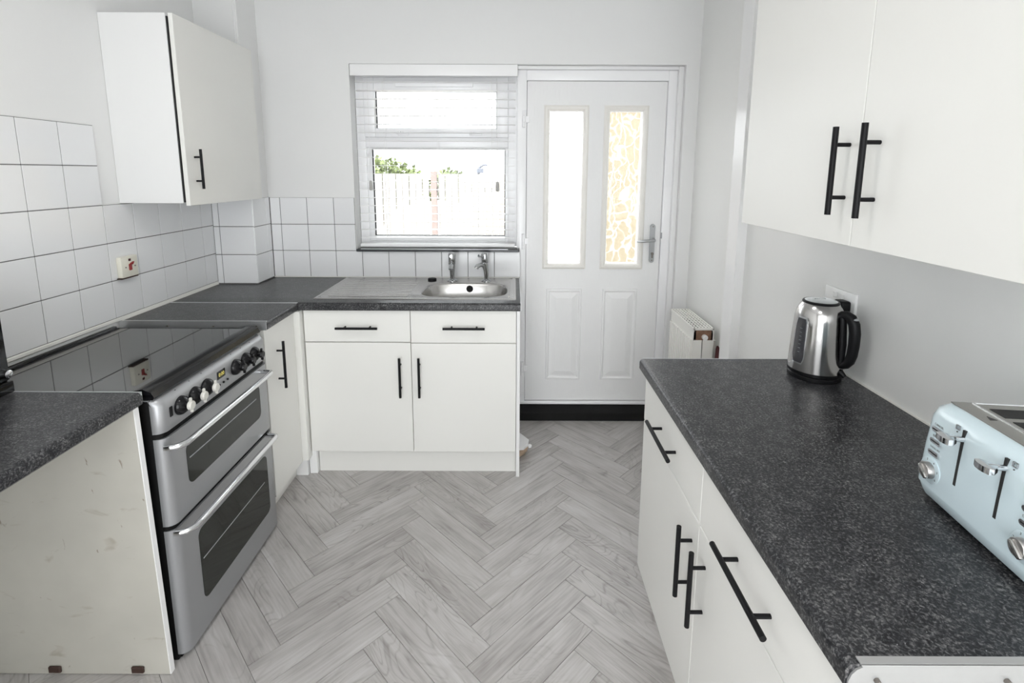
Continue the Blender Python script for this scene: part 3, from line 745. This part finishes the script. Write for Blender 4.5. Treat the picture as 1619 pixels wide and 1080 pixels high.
for y in (1.428, 1.494, 1.556): knob(y, 'knob_white')
for y in (1.730, 1.796, 1.860): knob(y, 'black_gloss')
B().box(KF - .001, KF + .003, 1.378, 1.391, .797, .829, .002, 1).obj('rocker_switch', 'black', pn, 30)
B().box(KF - .001, KF + .0015, 1.619, 1.666, .808, .836, .001, 1).obj('clock_display', 'black_gloss', pn)
face = Matrix(((0, 0, 1, 0), (1, 0, 0, 0), (0, 1, 0, 0), (0, 0, 0, 1)))      # text plane facing +x, reading along +y
B().text('0:00', .019, Matrix.Translation((KF + .0018, 1.6425, .822)) @ face).obj('clock_digits', 'digit', pn)
for y in (1.626, 1.651, 1.676): B().cyl((KF - .001, y, .789), (KF + .004, y, .789), .0038, 10).obj('button', 'black', pn)
# maker's mark: too small to read in the photograph, a row of tiny strokes
mk_ = B()
for q in range(8): mk_.box(KF - .0195, KF - .0185 + .001 * (q % 2), 1.383 + q * .0066, 1.388 + q * .0066, .8570, .8592)
mk_.obj('maker_mark', 'ink_dark', pn)
# hob with raised black edge
HZ = .885
B().box(-1.612, -1.082, KY0 + .004, KY1 - .004, .866, HZ, .002, 1).obj('hob_glass', 'hob', ck, 30)
B().prism([(-1.084, .862), (-1.030, .865), (-1.026, .872), (-1.034, .887), (-1.058, .897), (-1.084, .892)], 'Y', KY0 + .002, KY1 - .004).obj('front_bar', 'black_gloss', ck, 35)
B().box(-1.622, -1.605, KY0 + .002, KY1 - .004, .864, .892, .003).box(-1.61, -1.07, KY0, KY0 + .010, .864, .888, .003).box(-1.61, -1.07, KY1 - .012, KY1 - .002, .864, .885, .003).obj('hob_edge', 'black_gloss', ck, 30)
B().text('+', .02, Matrix.Translation((-1.25, 1.44, HZ + .0002))).obj('hob_mark', 'ink', ck)

# ================================================================== COUNTERTOP OVEN at the left edge
mo = thing('countertop_oven', 'black countertop oven with silver knob on the worktop by the cooker', 'oven', (-1.51, 1.10, WT))
ox0, ox1, oy0, oy1 = XL + .012, -1.394, .86, 1.320
B().box(ox0, ox1 - .008, oy0, oy1, WT + .012, WT + .285, .006).obj('case', 'black_satin', mo, 30)
B().box(ox1 - .010, ox1, oy0 + .002, oy1 - .002, WT + .040, WT + .28, .004).box(ox1 - .012, ox1 + .006, oy0, oy1, WT + .004, WT + .038, .004).obj('front', 'black_gloss', mo, 30)
for kz in (.087,):
    B().lathe([(.014, 0), (.014, .004), (.011, .012), (.011, .022), (.008, .024)], (ox1, oy1 - .025, WT + kz - .022), 16, 'X').obj('knob', 'chrome', mo, 40)
B().box(ox1 - .001, ox1 + .002, oy0 + .03, oy1 - .09, WT + .06, WT + .26, .002, 1).obj('oven_window', 'oven_glass', mo)
for fx in (ox0 + .02, ox1 - .03):
    for fy in (oy0 + .03, oy1 - .03): B().cyl((fx, fy, WT), (fx, fy, WT + .014), .012, 10).obj('foot', 'black', mo)

# ================================================================== LEFT WALL CABINET
wc = thing('wall_cabinet', 'white single door wall cabinet hung over the tiles by the corner', 'cabinet', (-1.49, 2.39, 1.381))
cy0, cy1, cz0, cz1 = 2.0815, 2.704, 1.3815, 2.126
B().box(XL + .001, -1.367, cy0, cy0 + .016, cz0, cz1, .001, 1).box(XL + .001, -1.367, cy1 - .016, cy1, cz0, cz1).box(XL + .001, -1.367, cy0 + .016, cy1 - .016, cz0, cz0 + .016)\
   .box(XL + .001, -1.367, cy0 + .016, cy1 - .016, cz1 - .016, cz1).box(XL + .001, XL + .006, cy0 + .016, cy1 - .016, cz0 + .016, cz1 - .016).obj('carcass', 'carcass', wc)
B().box(-1.3675, -1.362, cy0 + .003, cy1 - .01, cz0 + .004, cz1 - .012).obj('gap_shade', 'dark_gap', wc)  # dark sheet painting the shade in the gap behind the door
hinge = Vector((-1.361, cy1, 0))
d_ = B().box(-1.3605, -1.3425, cy0 - .002, cy1 - .014, cz0 - .010, cz1 - .002, .0015, 1).rot(math.radians(.5), 'Z', hinge).obj('door', 'cream', wc)
bar_handle(d_, (-1.338, cy0 + .055, 1.522), (0, 0, 1), .165, (1, 0, 0), r=.0055, stand=.028)

# ================================================================== RIGHT BASE UNITS
RF = .447
wr = thing('worktop', 'long dark speckled worktop carrying the kettle and toaster', 'worktop', (.73, 1.07, WT - .038))
RY0, RY1 = .545, 1.598
b = B(); b.prism(worktop_profile(.424, XR - .001), 'Y', RY0, RY1); b.obj('slab', 'worktop', wr, 30)
B().box(.432, XR - .001, RY1 - .0005, RY1 + .002, WT - .036, WT + .0012).obj('edge_strip', 'alu', wr)
B().prism([(.4275, .8595), (.4275, .876), (.431, .886), (.437, .893), (.444, .8965), (.4405, .9015), (XR - .002, .9015), (XR - .002, .8595)], 'Y', RY0 - .0025, RY0)\
   .box(.441, XR - .002, RY0 - .0025, RY0 + .008, .9003, .9020).obj('end_strip', 'strip_matt', wr)
for sx in (.463, .628, .80, .96):
    B().lathe([(.0038, -.008), (.0038, -.0025), (.0030, -.0005)], (sx, RY0, .878), 10, 'Y').obj('screw', 'screw', wr)
B().box(XR - .006, XR - .001, RY0, RY1, WT, WT + .004).obj('sealant_bead', 'sealant', wall_right)

rc = thing('base_cabinet', 'cream base cabinet with two drawers and two doors under the kettle worktop', 'cabinet', (.74, 1.07, 0))
ry0, rym, ry1 = .568, 1.078, 1.592
B().box(RF + .020, XR - .02, ry0, ry0 + .016, .135, .861).box(RF + .020, XR - .02, ry1 - .016, ry1, .135, .861).box(RF + .02, XR - .02, ry0 + .016, ry1 - .016, .135, .151)\
   .box(XR - .03, XR - .02, ry0 + .016, ry1 - .016, .151, .861).box(RF + .02, RF + .04, ry0 + .016, ry1 - .016, .675, .69).box(RF + .02, RF + .07, rym - .008, rym + .008, .151, .861).obj('carcass', 'carcass', rc)
for a, c in ((rym + .0012, ry1 + .002), (ry0, rym - .0012)):
    dr = B().box(RF, RF + .018, a, c, .687, .860, .0012, 1).obj('drawer', 'cream', rc)
    bar_handle(dr, (RF, (a + c) / 2 - .002, .757), (0, 1, 0), .215, (-1, 0, 0), stand=.034)
for a, c, hy in ((rym + .0012, ry1 + .002, 1.118), (ry0, rym - .0012, 1.030)):
    dd = B().box(RF, RF + .018, a, c, .137, .684, .0012, 1).obj('door', 'cream', rc)
    bar_handle(dd, (RF, hy, .552), (0, 0, 1), .195, (-1, 0, 0), stand=.034)
B().box(RF + .045, RF + .06, ry0 + .02, ry1 - .01, 0, .136).obj('plinth', 'cream', rc)
B().box(RF + .05, XR - .02, RY0 + .0005, RY0 + .015, 0, .858).obj('end_panel', 'carcass', rc)

# ---- right wall cabinet
wx = .731
wr2 = thing('wall_cabinet', 'large cream wall cabinet with two doors above the kettle', 'cabinet', (.88, 1.07, 1.355))
wy0, wym, wy1, wz0, wz1 = .56, 1.079, 1.600, 1.357, 2.12
B().box(wx + .020, XR - .001, wy0, wy0 + .016, wz0 + .002, wz1).box(wx + .020, XR - .001, wy1 - .016, wy1, wz0 + .002, wz1).box(wx + .020, XR - .001, wy0 + .016, wy1 - .016, wz0 + .002, wz0 + .018)\
   .box(wx + .02, XR - .001, wy0 + .016, wy1 - .016, wz1 - .016, wz1).box(XR - .006, XR - .001, wy0 + .016, wy1 - .016, wz0 + .018, wz1 - .016).obj('carcass', 'carcass', wr2)
for a, c, hy in ((wym + .001, wy1 + .002, 1.113), (wy0, wym - .001, 1.022)):
    dd = B().box(wx, wx + .018, a, c, wz0, wz1, .0012, 1).obj('door', 'cream', wr2)
    bar_handle(dd, (wx, hy, 1.518), (0, 0, 1), .190, (-1, 0, 0), r=.0062, stand=.034)

# ================================================================== SMALL THINGS
# ---- kettle
KX, KY = .926, 1.465; KS = .885
kt = thing('kettle', 'brushed steel electric kettle with black handle on the worktop', 'kettle', (KX, KY, WT))
def ks(pr): return [(r_ * KS, h_) for r_, h_ in pr]
vdir = Vector((KX, KY, 0)).normalized(); right = Vector((vdir.y, -vdir.x, 0)); toward = -vdir
B().lathe(ks([(.078, 0), (.082, .002), (.082, .012), (.078, .016)]), (KX, KY, WT), 40).obj('power_base', 'kettle_black', kt, 40)
B().lathe(ks([(.080, .016), (.084, .018), (.084, .026), (.080, .028)]), (KX, KY, WT), 40).obj('base_ring', 'kettle_black', kt, 40)
bprof = [(.083, .027), (.082, .060), (.0795, .110), (.0765, .160), (.0745, .185), (.071, .203), (.065, .218), (.058, .228), (.054, .232)]
def body_r(h):
    for (r0, h0), (r1, h1) in zip(bprof, bprof[1:]):
        if h0 <= h <= h1: return KS * (r0 + (r1 - r0) * (h - h0) / (h1 - h0))
    return KS * bprof[-1][0]
B().lathe(ks(bprof), (KX, KY, WT), 48).obj('body', 'kettle_steel', kt, 50)
lid = B().lathe(ks([(.0555, .229), (.0560, .234), (.0535, .2365), (.0505, .237)]), (KX, KY, WT), 40).obj('lid', 'kettle_black', kt, 40)
B().lathe(ks([(.049, .2370), (.040, .2400), (.02, .2415), (.004, .242)]), (KX, KY, WT), 36).obj('lid_plate', 'kettle_lid', lid, 60)
lm_b = B()
for q in range(6): lm_b.box(KX - .018 + q * .006, KX - .0145 + q * .006, KY + .002, KY + .0045, WT + .2405, WT + .2424)
lm_b.obj('lid_mark', 'ink', lid)
# spout on the far side, towards the wall corner
hdir = (right * math.cos(.42) + toward * math.sin(.42)).normalized()
sdir = (vdir * .95 - right * .30).normalized(); sp = Vector((KX, KY, WT)) + sdir * .052
B().tube([sp + Vector((0, 0, .185)), sp + sdir * .012 + Vector((0, 0, .205)), sp + sdir * .022 + Vector((0, 0, .222))], [.016, .013, .008], 14).obj('spout', 'kettle_steel', kt, 60)
# water window: a curved strip let into the wall of the body
def strip(name, m, ang, wdeg, h0, h1, lift, parent):
    b = B(); loops = []
    n = 8
    for i in range(15):
        h = h0 + (h1 - h0) * i / 14
        e = min(i, 14 - i); k = [.72, .92, 1.0][e] if e < 3 else 1.0
        row = []
        for j in range(n + 1):
            a = ang + math.radians(wdeg) * k * (j / n - .5); r = body_r(h) + lift
            row.append(b.bm.verts.new((KX + r * math.cos(a), KY + r * math.sin(a), WT + h)))
        loops.append(row)
    for r0, r1 in zip(loops, loops[1:]):
        for j in range(n): b.bm.faces.new((r0[j], r0[j + 1], r1[j + 1], r1[j]))
    ret = bmesh.ops.extrude_face_region(b.bm, geom=list(b.bm.faces))
    for v in [g for g in ret['geom'] if isinstance(g, bmesh.types.BMVert)]:
        d = Vector((KX - v.co.x, KY - v.co.y, 0)).normalized(); v.co += d * .004
    return b.obj(name, m, parent, 60)
wdir = (-right * math.cos(math.radians(50)) + toward * math.sin(math.radians(50))); wang = math.atan2(wdir.y, wdir.x)
ww = strip('water_window', 'chrome', wang, 34, .048, .192, .0006, kt)
strip('window_glass', 'water_window', wang, 29, .053, .187, .0018, ww)
# gauge marks on the window
b = B()
for k in range(7):
    h = .085 + k * .012; a0 = wang + .02
    r = body_r(h) + .0022
    for w_ in range(2):
        a = a0 + .05 * w_
        b.box(KX + r * math.cos(a) - .0012, KX + r * math.cos(a) + .0012, KY + r * math.sin(a) - .0012, KY + r * math.sin(a) + .0008, WT + h, WT + h + .0014)
b.obj('gauge_marks', 'ink', ww)
o3 = Vector((KX, KY, WT))
def hp_(d, h): return o3 + hdir * ((d if d < .076 else .076 + (d - .076) * .74) * KS) + Vector((0, 0, h))
hpts = [hp_(.066, .205), hp_(.085, .208), hp_(.103, .202), hp_(.117, .186), hp_(.124, .160), hp_(.125, .125), hp_(.122, .095), hp_(.115, .075), hp_(.102, .062), hp_(.086, .056), hp_(.076, .056)]
hd = B().tube(hpts, [.012, .0135, .0150, .0152, .0150, .0145, .014, .0135, .0125, .011, .010], 14).obj('handle', 'kettle_black', kt, 60)
B().tube([hp_(.0765, .050), hp_(.078, .12), hp_(.070, .200)], [.011, .012, .012], 12).obj('handle_mount', 'kettle_black', kt, 60)
bt = hp_(.116, .201)
B().ball(bt, .012, (1, 1, .45)).obj('lid_button', 'grey_plastic', hd, 60)
sw = hp_(.086, .032)
B().tube([hp_(.080, .036), hp_(.092, .030), hp_(.104, .024)], [.010, .008, .006], 10).obj('power_switch', 'kettle_black', kt, 60)

# ---- double socket with plug and flex
so = thing('wall_socket', 'white double wall socket behind the kettle', 'socket', (XR, 1.528, 1.110))
B().box(XR - .010, XR, 1.455, 1.601, 1.068, 1.156, .003, 2).obj('faceplate', 'socket', so, 40)
for y in (1.512, 1.545): B().box(XR - .015, XR - .009, y - .009, y + .009, 1.128, 1.146, .002, 1).obj('rocker', 'socket', so)
B().box(XR - .0112, XR - .0098, 1.565, 1.571, 1.085, 1.095).box(XR - .0112, XR - .0098, 1.577, 1.583, 1.085, 1.095).obj('pin_holes', 'dark_gap', so)
pg = thing('power_plug', 'black plug with flex in the socket behind the kettle', 'plug', (XR - .03, 1.487, 1.10))
B().box(XR - .042, XR - .0105, 1.466, 1.508, 1.080, 1.132, .007, 3).obj('plug_body', 'kettle_black', pg, 40)
B().tube([(XR - .028, 1.487, 1.083), (XR - .026, 1.49, 1.03), (XR - .020, 1.51, .96), (XR - .018, 1.53, .915), (XR - .03, 1.552, .9045), (KX + .045, KY + .092, .9045)], .0035, 8).obj('flex', 'kettle_black', pg, 60)

# ---- cooker switch on the left wall
cs = thing('cooker_switch', 'cream cooker switch with red rocker on the tiled wall', 'switch', (XL + .007, 2.062, 1.118))
sx = XL + .0072
B().box(sx, sx + .022, 2.017, 2.107, 1.076, 1.163, .004, 2).obj('switch_box', 'switch', cs, 40)
B().box(sx + .021, sx + .026, 2.054, 2.070, 1.103, 1.130, .002, 1).prism([(2.054, 1.127), (2.070, 1.127), (2.078, 1.138), (2.066, 1.134)], 'X', sx + .021, sx + .030).obj('rocker', 'red', cs)
B().box(sx + .021, sx + .0232, 2.056, 2.068, 1.142, 1.152).obj('neon_lens', 'dark_red', cs)
for y in (2.038, 2.089): B().cyl((sx + .021, y, 1.118), (sx + .0235, y, 1.118), .0032, 10).obj('screw', 'screw', cs)
B().box(sx - .0005, sx + .021, 2.013, 2.105, 1.071, 1.0765, .001, 1).obj('brown_line', 'brass', cs)  # thin dark brown strip along the bottom of the switch box

# ---- radiator
rd = thing('radiator', 'cream panel radiator with rusted corner on the wall by the back door', 'radiator', (.95, 2.58, .15))
rx0, rx1, ryn, ryf, rz0, rz1 = .897, 1.001, 2.400, 2.765, .15, .752
b = B().box(rx0 + .004, rx0 + .016, ryn + .004, ryf - .004, rz0, rz1 - .012)
k = ryn + .028
while k < ryf - .02:
    b.prism([(rx0 + .004, k - .0115), (rx0 - .005, k - .008), (rx0 - .005, k + .008), (rx0 + .004, k + .0115)], 'Z', rz0 + .03, rz1 - .065); k += .0285
b.obj('front_panel', 'radiator', rd)
B().box(rx1 - .012, rx1, ryn + .004, ryf - .004, rz0, rz1 - .012).obj('back_panel', 'radiator', rd)
B().box(rx0, rx0 + .008, ryn, ryf, rz1 - .016, rz1, .001, 1).box(rx1 - .008, rx1, ryn, ryf, rz1 - .016, rz1, .001, 1).box(rx0, rx1, ryn, ryn + .008, rz1 - .010, rz1).box(rx0, rx1, ryf - .008, ryf, rz1 - .016, rz1).obj('top_cover', 'radiator', rd)
for i in range(5):
    xx = rx0 + .0115 + i * .0165 + .008
    shared_box('grille_bar', 'radiator', rd, xx - .003, xx + .003, ryn + .008, ryf - .008, rz1 - .004, rz1 - .001)
for i in range(11):
    yy = ryn + .035 + i * .030
    shared_box('grille_cross_bar', 'radiator', rd, rx0 + .008, rx1 - .008, yy - .004, yy + .004, rz1 - .005, rz1 - .002)
B().box(rx0 + .010, rx1 - .010, ryn + .012, ryf - .012, rz0 + .02, rz1 - .05).obj('convector_core', 'dark_gap', rd)
B().box(rx0, rx0 + .046, ryn, ryn + .004, rz0, rz1 - .062).box(rx0 + .050, rx1, ryn, ryn + .004, rz0, rz1 - .062).obj('side_cover', 'radiator', rd)
B().box(rx0, rx0 + .003, ryn - .001, ryn + .01, rz1 - .065, rz1 - .008).box(rx1 - .004, rx1, ryn - .001, ryn + .01, rz1 - .065, rz1 - .008).obj('side_lip', 'radiator', rd)
B().box(rx0 + .003, rx1 - .004, ryn + .004, ryn + .012, rz1 - .062, rz1 - .010).obj('rusted_corner', 'rust', rd)
B().lathe([(.014, -.010), (.014, .010), (.008, .014)], (rx0 + .058, ryn, rz1 - .046), 14, 'Y').lathe([(.005, -.016), (.005, -.008)], (rx0 + .058, ryn, rz1 - .046), 8, 'Y').obj('bleed_valve', 'socket', rd, 40)
for yy in (ryn + .06, ryf - .06): B().box(rx1, XR, yy - .015, yy + .015, rz0 + .05, rz1 - .08).obj('wall_bracket', 'radiator', rd)
for yy in (ryn + .03, ryf - .03): B().cyl((.95, yy, 0), (.95, yy, rz0 + .02), .008, 10).obj('pipe', 'gloss_white', rd)
rb = B().tube([(1.0165, 2.376, .30), (1.0165, 2.376, .55), (1.0165, 2.376, .62), (1.016, 2.378, .655), (1.015, 2.382, .668)], [.0135, .0135, .013, .010, .004], 14)
tag(rb.obj('red_cloth', 'dark_red', None, 60), 'dark red rolled item wedged beside the radiator against the wall', 'cloth')

# ---- broken block on the floor beside the sink cabinet
bl = thing('plaster_block', 'small white block with broken brown edge on floor beside sink cabinet', 'block', (.06, 2.56, 0))
top = [(.0365, 2.475), (.060, 2.480), (.086, 2.520), (.090, 2.560), (.0365, 2.640)]
B().prism(top, 'Z', .048, .062).obj('painted_top', 'gloss_white', bl)
b = B(); low = [(x if x < .04 else x - .006, y + (.006 if y < 2.5 else 0)) for x, y in top]
lo2 = [(x if x < .04 else x - .022, y + (.012 if y < 2.52 else -.004)) for x, y in top]
b.loft([[(x, y, 0.0) for x, y in lo2], [(x, y, .020) for x, y in low], [(x, y, .0475) for x, y in top]]).obj('broken_body', 'plaster_raw', bl)
B().ball((.094, 2.525, .045), .012, (1, 1, 1.1), 1).obj('loose_chip', 'gloss_white', bl)

# ---- toaster (front panel faces the room)
TX, TY = .879, .747
to = thing('toaster', 'pale blue four slice toaster with chrome levers on the worktop', 'toaster', (TX, TY, WT))
TD, TLn, TH = .110, .1415, .197       # half depth (x), half length (y), height
fx = TX - TD
def tl(x, y, r, z, n=6):
    """rounded rectangle loop round the toaster centre, half sizes x, y"""
    out = []
    for sx_, sy_, a0 in ((1, 1, 0), (-1, 1, PI / 2), (-1, -1, PI), (1, -1, 1.5 * PI)):
        for k in range(n + 1):
            a = a0 + PI / 2 * k / n; out.append((TX + sx_ * (x - r) + r * math.cos(a), TY + sy_ * (y - r) + r * math.sin(a), z))
    return out
B().loft([tl(TD - .006, TLn - .008, .022, WT + .012), tl(TD - .002, TLn - .003, .025, WT + .020), tl(TD + .001, TLn, .026, WT + .030), tl(TD + .001, TLn, .026, WT + .034)]).obj('base_skirt', 'toaster', to, 40)
B().loft([tl(TD + .003, TLn + .002, .026, WT + .034), tl(TD + .003, TLn + .002, .026, WT + .038), tl(TD + .001, TLn, .028, WT + .11), tl(TD - .002, TLn - .003, .030, WT + TH - .030),
          tl(TD - .006, TLn - .007, .034, WT + TH - .013), tl(TD - .014, TLn - .016, .040, WT + TH - .003), tl(TD - .027, TLn - .030, .036, WT + TH)]).obj('shell', 'toaster', to, 40)
tp = B().box(TX - TD + .026, TX + TD - .026, TY - TLn + .026, TY + TLn - .026, WT + TH - .001, WT + TH + .0015, .001, 1).obj('top_plate', 'toaster_chrome', to)
fa, fb_, fc = TX - TD + .060, TX + TD - .032, TLn - .030
frame_loops = []
for off, h in ((0, .0012), (0, .0030), (.0012, .0036), (.0024, .0030), (.0030, .0016)):
    frame_loops.append([(fa + off, TY - fc + off, WT + TH + h), (fb_ - off, TY - fc + off, WT + TH + h), (fb_ - off, TY + fc - off, WT + TH + h), (fa + off, TY + fc - off, WT + TH + h)])
B().loft(frame_loops, False, False).obj('slot_frame', 'chrome', tp, 20)
for q in range(4):
    yc = TY + (q - 1.5) * .0485
    B().box(fa + .012, fb_ - .012, yc - .0165, yc + .0165, WT + TH + .0012, WT + TH + .0022).obj('bread_slot', 'dark_gap', tp)
B().prism([(TX - TD + .040, TY + .045), (TX - TD + .052, TY + .045), (TX - TD + .046, TY + .060)], 'Z', WT + TH + .0014, WT + TH + .0018).obj('top_mark', 'ink_dark', tp)
FX = TX - TD - .003
def fxx(z): return FX + (z - .038) * .034
def tfront(u): return TY + TLn - u          # distance along the front from the far end
mface = Matrix(((0, 0, -1, 0), (-1, 0, 0, 0), (0, 1, 0, 0), (0, 0, 0, 1)))   # text facing -x, reading along -y
for sec in (0, 1):
    def U(u): return tfront(u if sec == 0 else 2 * TLn - u)
    kz = .068; kx = fxx(kz); ku = U(.042)
    dial = B().lathe([(.0245, .003), (.0245, -.0012), (.0228, -.0018)], (kx, ku, WT + kz), 28, 'X').obj('dial', 'toaster', to, 30)
    B().lathe([(.0150, 0), (.0150, -.009), (.0135, -.011)], (kx - .002, ku, WT + kz), 22, 'X').obj('knob', 'grey_steel', dial, 40)
    B().box(kx - .018, kx - .010, ku - .0040, ku + .0040, WT + kz - .0160, WT + kz + .0120, .003, 2).rot(math.radians(-50), 'X', (kx, ku, WT + kz)).obj('knob_grip', 'steel', dial, 40)
    for i in range(6):
        a = math.radians(-125 + i * 50)
        B().text(str(i + 1), .006, Matrix.Translation((kx - .0020, ku - math.sin(a) * .0195, WT + kz + math.cos(a) * .0195)) @ mface, .0001).obj('dial_number', 'ink_dark', dial)
    for zz_, word in ((.148, 'CANCEL'), (.1255, 'REHEAT'), (.103, 'DEFROST')):
        bx_ = fxx(zz_); bu = U(.044)
        bn = B().prism(rrect(bu - .0132, bu + .0132, WT + zz_ - .0046, WT + zz_ + .0046, .0045), 'X', bx_ - .0032, bx_ + .003).obj('button', 'chrome', to, 30)
        B().prism(rrect(bu - .0105, bu + .0105, WT + zz_ - .0012, WT + zz_ + .0012, .0011), 'X', bx_ - .0035, bx_ - .003).obj('button_groove', 'dark_gap', bn)
        B().text(word, .0058, Matrix.Translation((fxx(zz_ + .009) - .0006, bu, WT + zz_ + .0088)) @ mface, .0002).obj('button_lettering', 'ink', to)
    lu = U(.099)
    sl = B(); sl.prism([(fxx(.075) - .0008, WT + .075), (fxx(.178) - .0008, WT + .178), (fxx(.178) + .004, WT + .178), (fxx(.075) + .004, WT + .075)], 'Y', lu - .0027, lu + .0027)
    sl.obj('lever_slot', 'dark_gap', to)
    zl = .162; lx = fxx(zl)
    lv = B().cyl((lx + .004, lu, WT + zl), (lx - .024, lu, WT + zl), .0050, 14)
    poly = [(lx - .014, lu - .006), (lx - .014, lu + .006), (lx - .026, lu + .0155), (lx - .033, lu + .015), (lx - .0365, lu + .008), (lx - .0375, lu), (lx - .0365, lu - .008), (lx - .033, lu - .015), (lx - .026, lu - .0155)]
    lv.prism(poly, 'Z', WT + zl - .0055, WT + zl + .0045).obj('lever', 'chrome', to, 30)
    su = U(.084); sz = .176; qx = fxx(sz)
    tsy = B()
    for (a0, a1, c0, c1) in ((-.004, .004, 0, .0008), (-.004, .004, .0072, .008), (-.004, -.0032, 0, .008), (.0032, .004, 0, .008)):
        tsy.box(qx - .0008, qx + .002, su + a0, su + a1, WT + sz + c0 - .004, WT + sz + c1 - .004)
    tsy.obj('toast_symbol', 'ink', to)
    B().cyl((qx - .001, su, WT + sz - .008), (qx + .002, su, WT + sz - .008), .0010, 8).obj('indicator_dot', 'ink_dark', to)
for fx_ in (-.07, .07):
    for fy_ in (-.10, .10): B().cyl((TX + fx_, TY + fy_, WT), (TX + fx_, TY + fy_, WT + .014), .010, 12).obj('foot', 'black', to)
to.rotation_euler = (0, 0, math.radians(-6.6))

# ---- ceiling lamps out of view; the one near the opening is added fill light
for lx_, ly_, lab in ((-.42, 1.0, 'round white flush ceiling lamp over the middle of the kitchen'), (-.25, -.55, 'round white flush ceiling lamp added as fill light near the opening')):
    lm = thing('ceiling_lamp', lab, 'lamp', (lx_, ly_, ZC - .06))
    B().lathe([(.24, ZC - .001), (.24, ZC - .03), (.23, ZC - .035)], (lx_, ly_, 0), 40).obj('lamp_base', 'lamp_white', lm, 40)
    B().lathe([(.225, ZC - .036), (.225, ZC - .040), (.20, ZC - .046)], (lx_, ly_, 0), 40).obj('diffuser', 'diffuser', lm, 40)
    a = bpy.data.lights.new('lamp_light', 'AREA'); a.shape = 'DISK'; a.size = .44; a.energy = LAMP_WATTS; a.color = (1, .985, .955)
    ao = bpy.data.objects.new('lamp_light', a); C.objects.link(ao); put(ao, (lx_, ly_, ZC - .052), lm)

# ================================================================== OUTSIDE
struct(B().box(-14, 14, 3.12, 30, -.5, -.3).obj('ground', 'ground'), 'pale paved yard behind the house', 'ground')
FY = 8.0
gf = thing('garden_fence', 'weathered upright board fence with pinkish posts across the yard', 'fence', (-1.26, FY, -.3))
for i, xa in enumerate((-4.92, -3.09, -1.26)):
    for k in range(16):
        x = xa + .075 + k * .105
        shared_box('board', 'fence', gf, x, x + .099, FY - .012 + (k % 2) * .012, FY + .004 + (k % 2) * .012, -.28, 1.49)
    for z_ in (.0, 1.2): shared_box('rail', 'fence', gf, xa + .05, xa + 1.78, FY + .018, FY + .05, z_, z_ + .08)
    shared_box('post', 'fence_post', gf, xa - .045, xa + .045, FY - .03, FY + .06, -.3, 1.53)
def shrub(x, y, z0, rx, ry, rz, n, label, seed):
    rnd = random.Random(seed)
    s = thing('shrub', label, 'shrub', (x, y, -.3))
    b = B()
    for _ in range(n):
        while True:
            p = Vector((rnd.uniform(-1, 1), rnd.uniform(-1, 1), rnd.uniform(-1, 1)))
            if .25 < p.length < 1: break
        p = Vector((x + p.x * rx, y + p.y * ry, z0 + p.z * rz)); L_ = rnd.uniform(.05, .10); W_ = L_ * .45
        d = Vector((rnd.uniform(-1, 1), rnd.uniform(-1, 1), rnd.uniform(-.6, 1))).normalized(); sd = d.orthogonal().normalized()
        v = [b.bm.verts.new(p), b.bm.verts.new(p + d * L_ * .5 + sd * W_), b.bm.verts.new(p + d * L_), b.bm.verts.new(p + d * L_ * .5 - sd * W_)]
        b.bm.faces.new(v)
    fo = b.obj('foliage', 'leaf', s); fo['kind'] = 'stuff'
    st = B()
    for k in range(5):
        a = rnd.uniform(0, 6.28); st.tube([(x, y, -.3), (x + .1 * math.cos(a), y + .1 * math.sin(a), z0 - rz), (x + rx * .5 * math.cos(a), y + ry * .5 * math.sin(a), z0)], [.025, .018, .008], 6)
    st.obj('stems', 'bark', s)
shrub(-2.45, 9.1, 1.30, .85, .55, .48, 2600, 'leafy green shrub rising over the garden fence', 3)
shrub(-1.20, 9.1, 1.25, .42, .4, .30, 700, 'small sprig of green shrub showing over the fence by the post', 5)
gl = thing('garden_lamp', 'small dark hooded lamp on a pole beyond the garden fence', 'lamp', (-.66, 10.5, -.3))
B().cyl((-.72, 10.5, -.3), (-.72, 10.5, 1.5), .03, 10).obj('pole', 'skylamp', gl)
B().tube([(-.72, 10.5, 1.50), (-.70, 10.5, 1.62), (-.62, 10.5, 1.67), (-.54, 10.5, 1.66)], [.03, .03, .03, .02], 8).obj('arm', 'skylamp', gl)
B().box(-.76, -.62, 10.45, 10.55, 1.50, 1.60, .01, 1).obj('lamp_head', 'skylamp', gl)
# outhouse wall seen as a warm blur through the right door pane
oh = thing('outhouse', 'buff coloured outhouse standing beyond the back door', 'building', (1.9, 5.6, -.3))
B().box(.93, 3.4, 5.2, 7.0, -.3, 2.35).obj('walls', 'buff', oh)
B().box(.85, 3.5, 5.1, 7.1, 2.35, 2.45).obj('roof_slab', 'ground', oh)
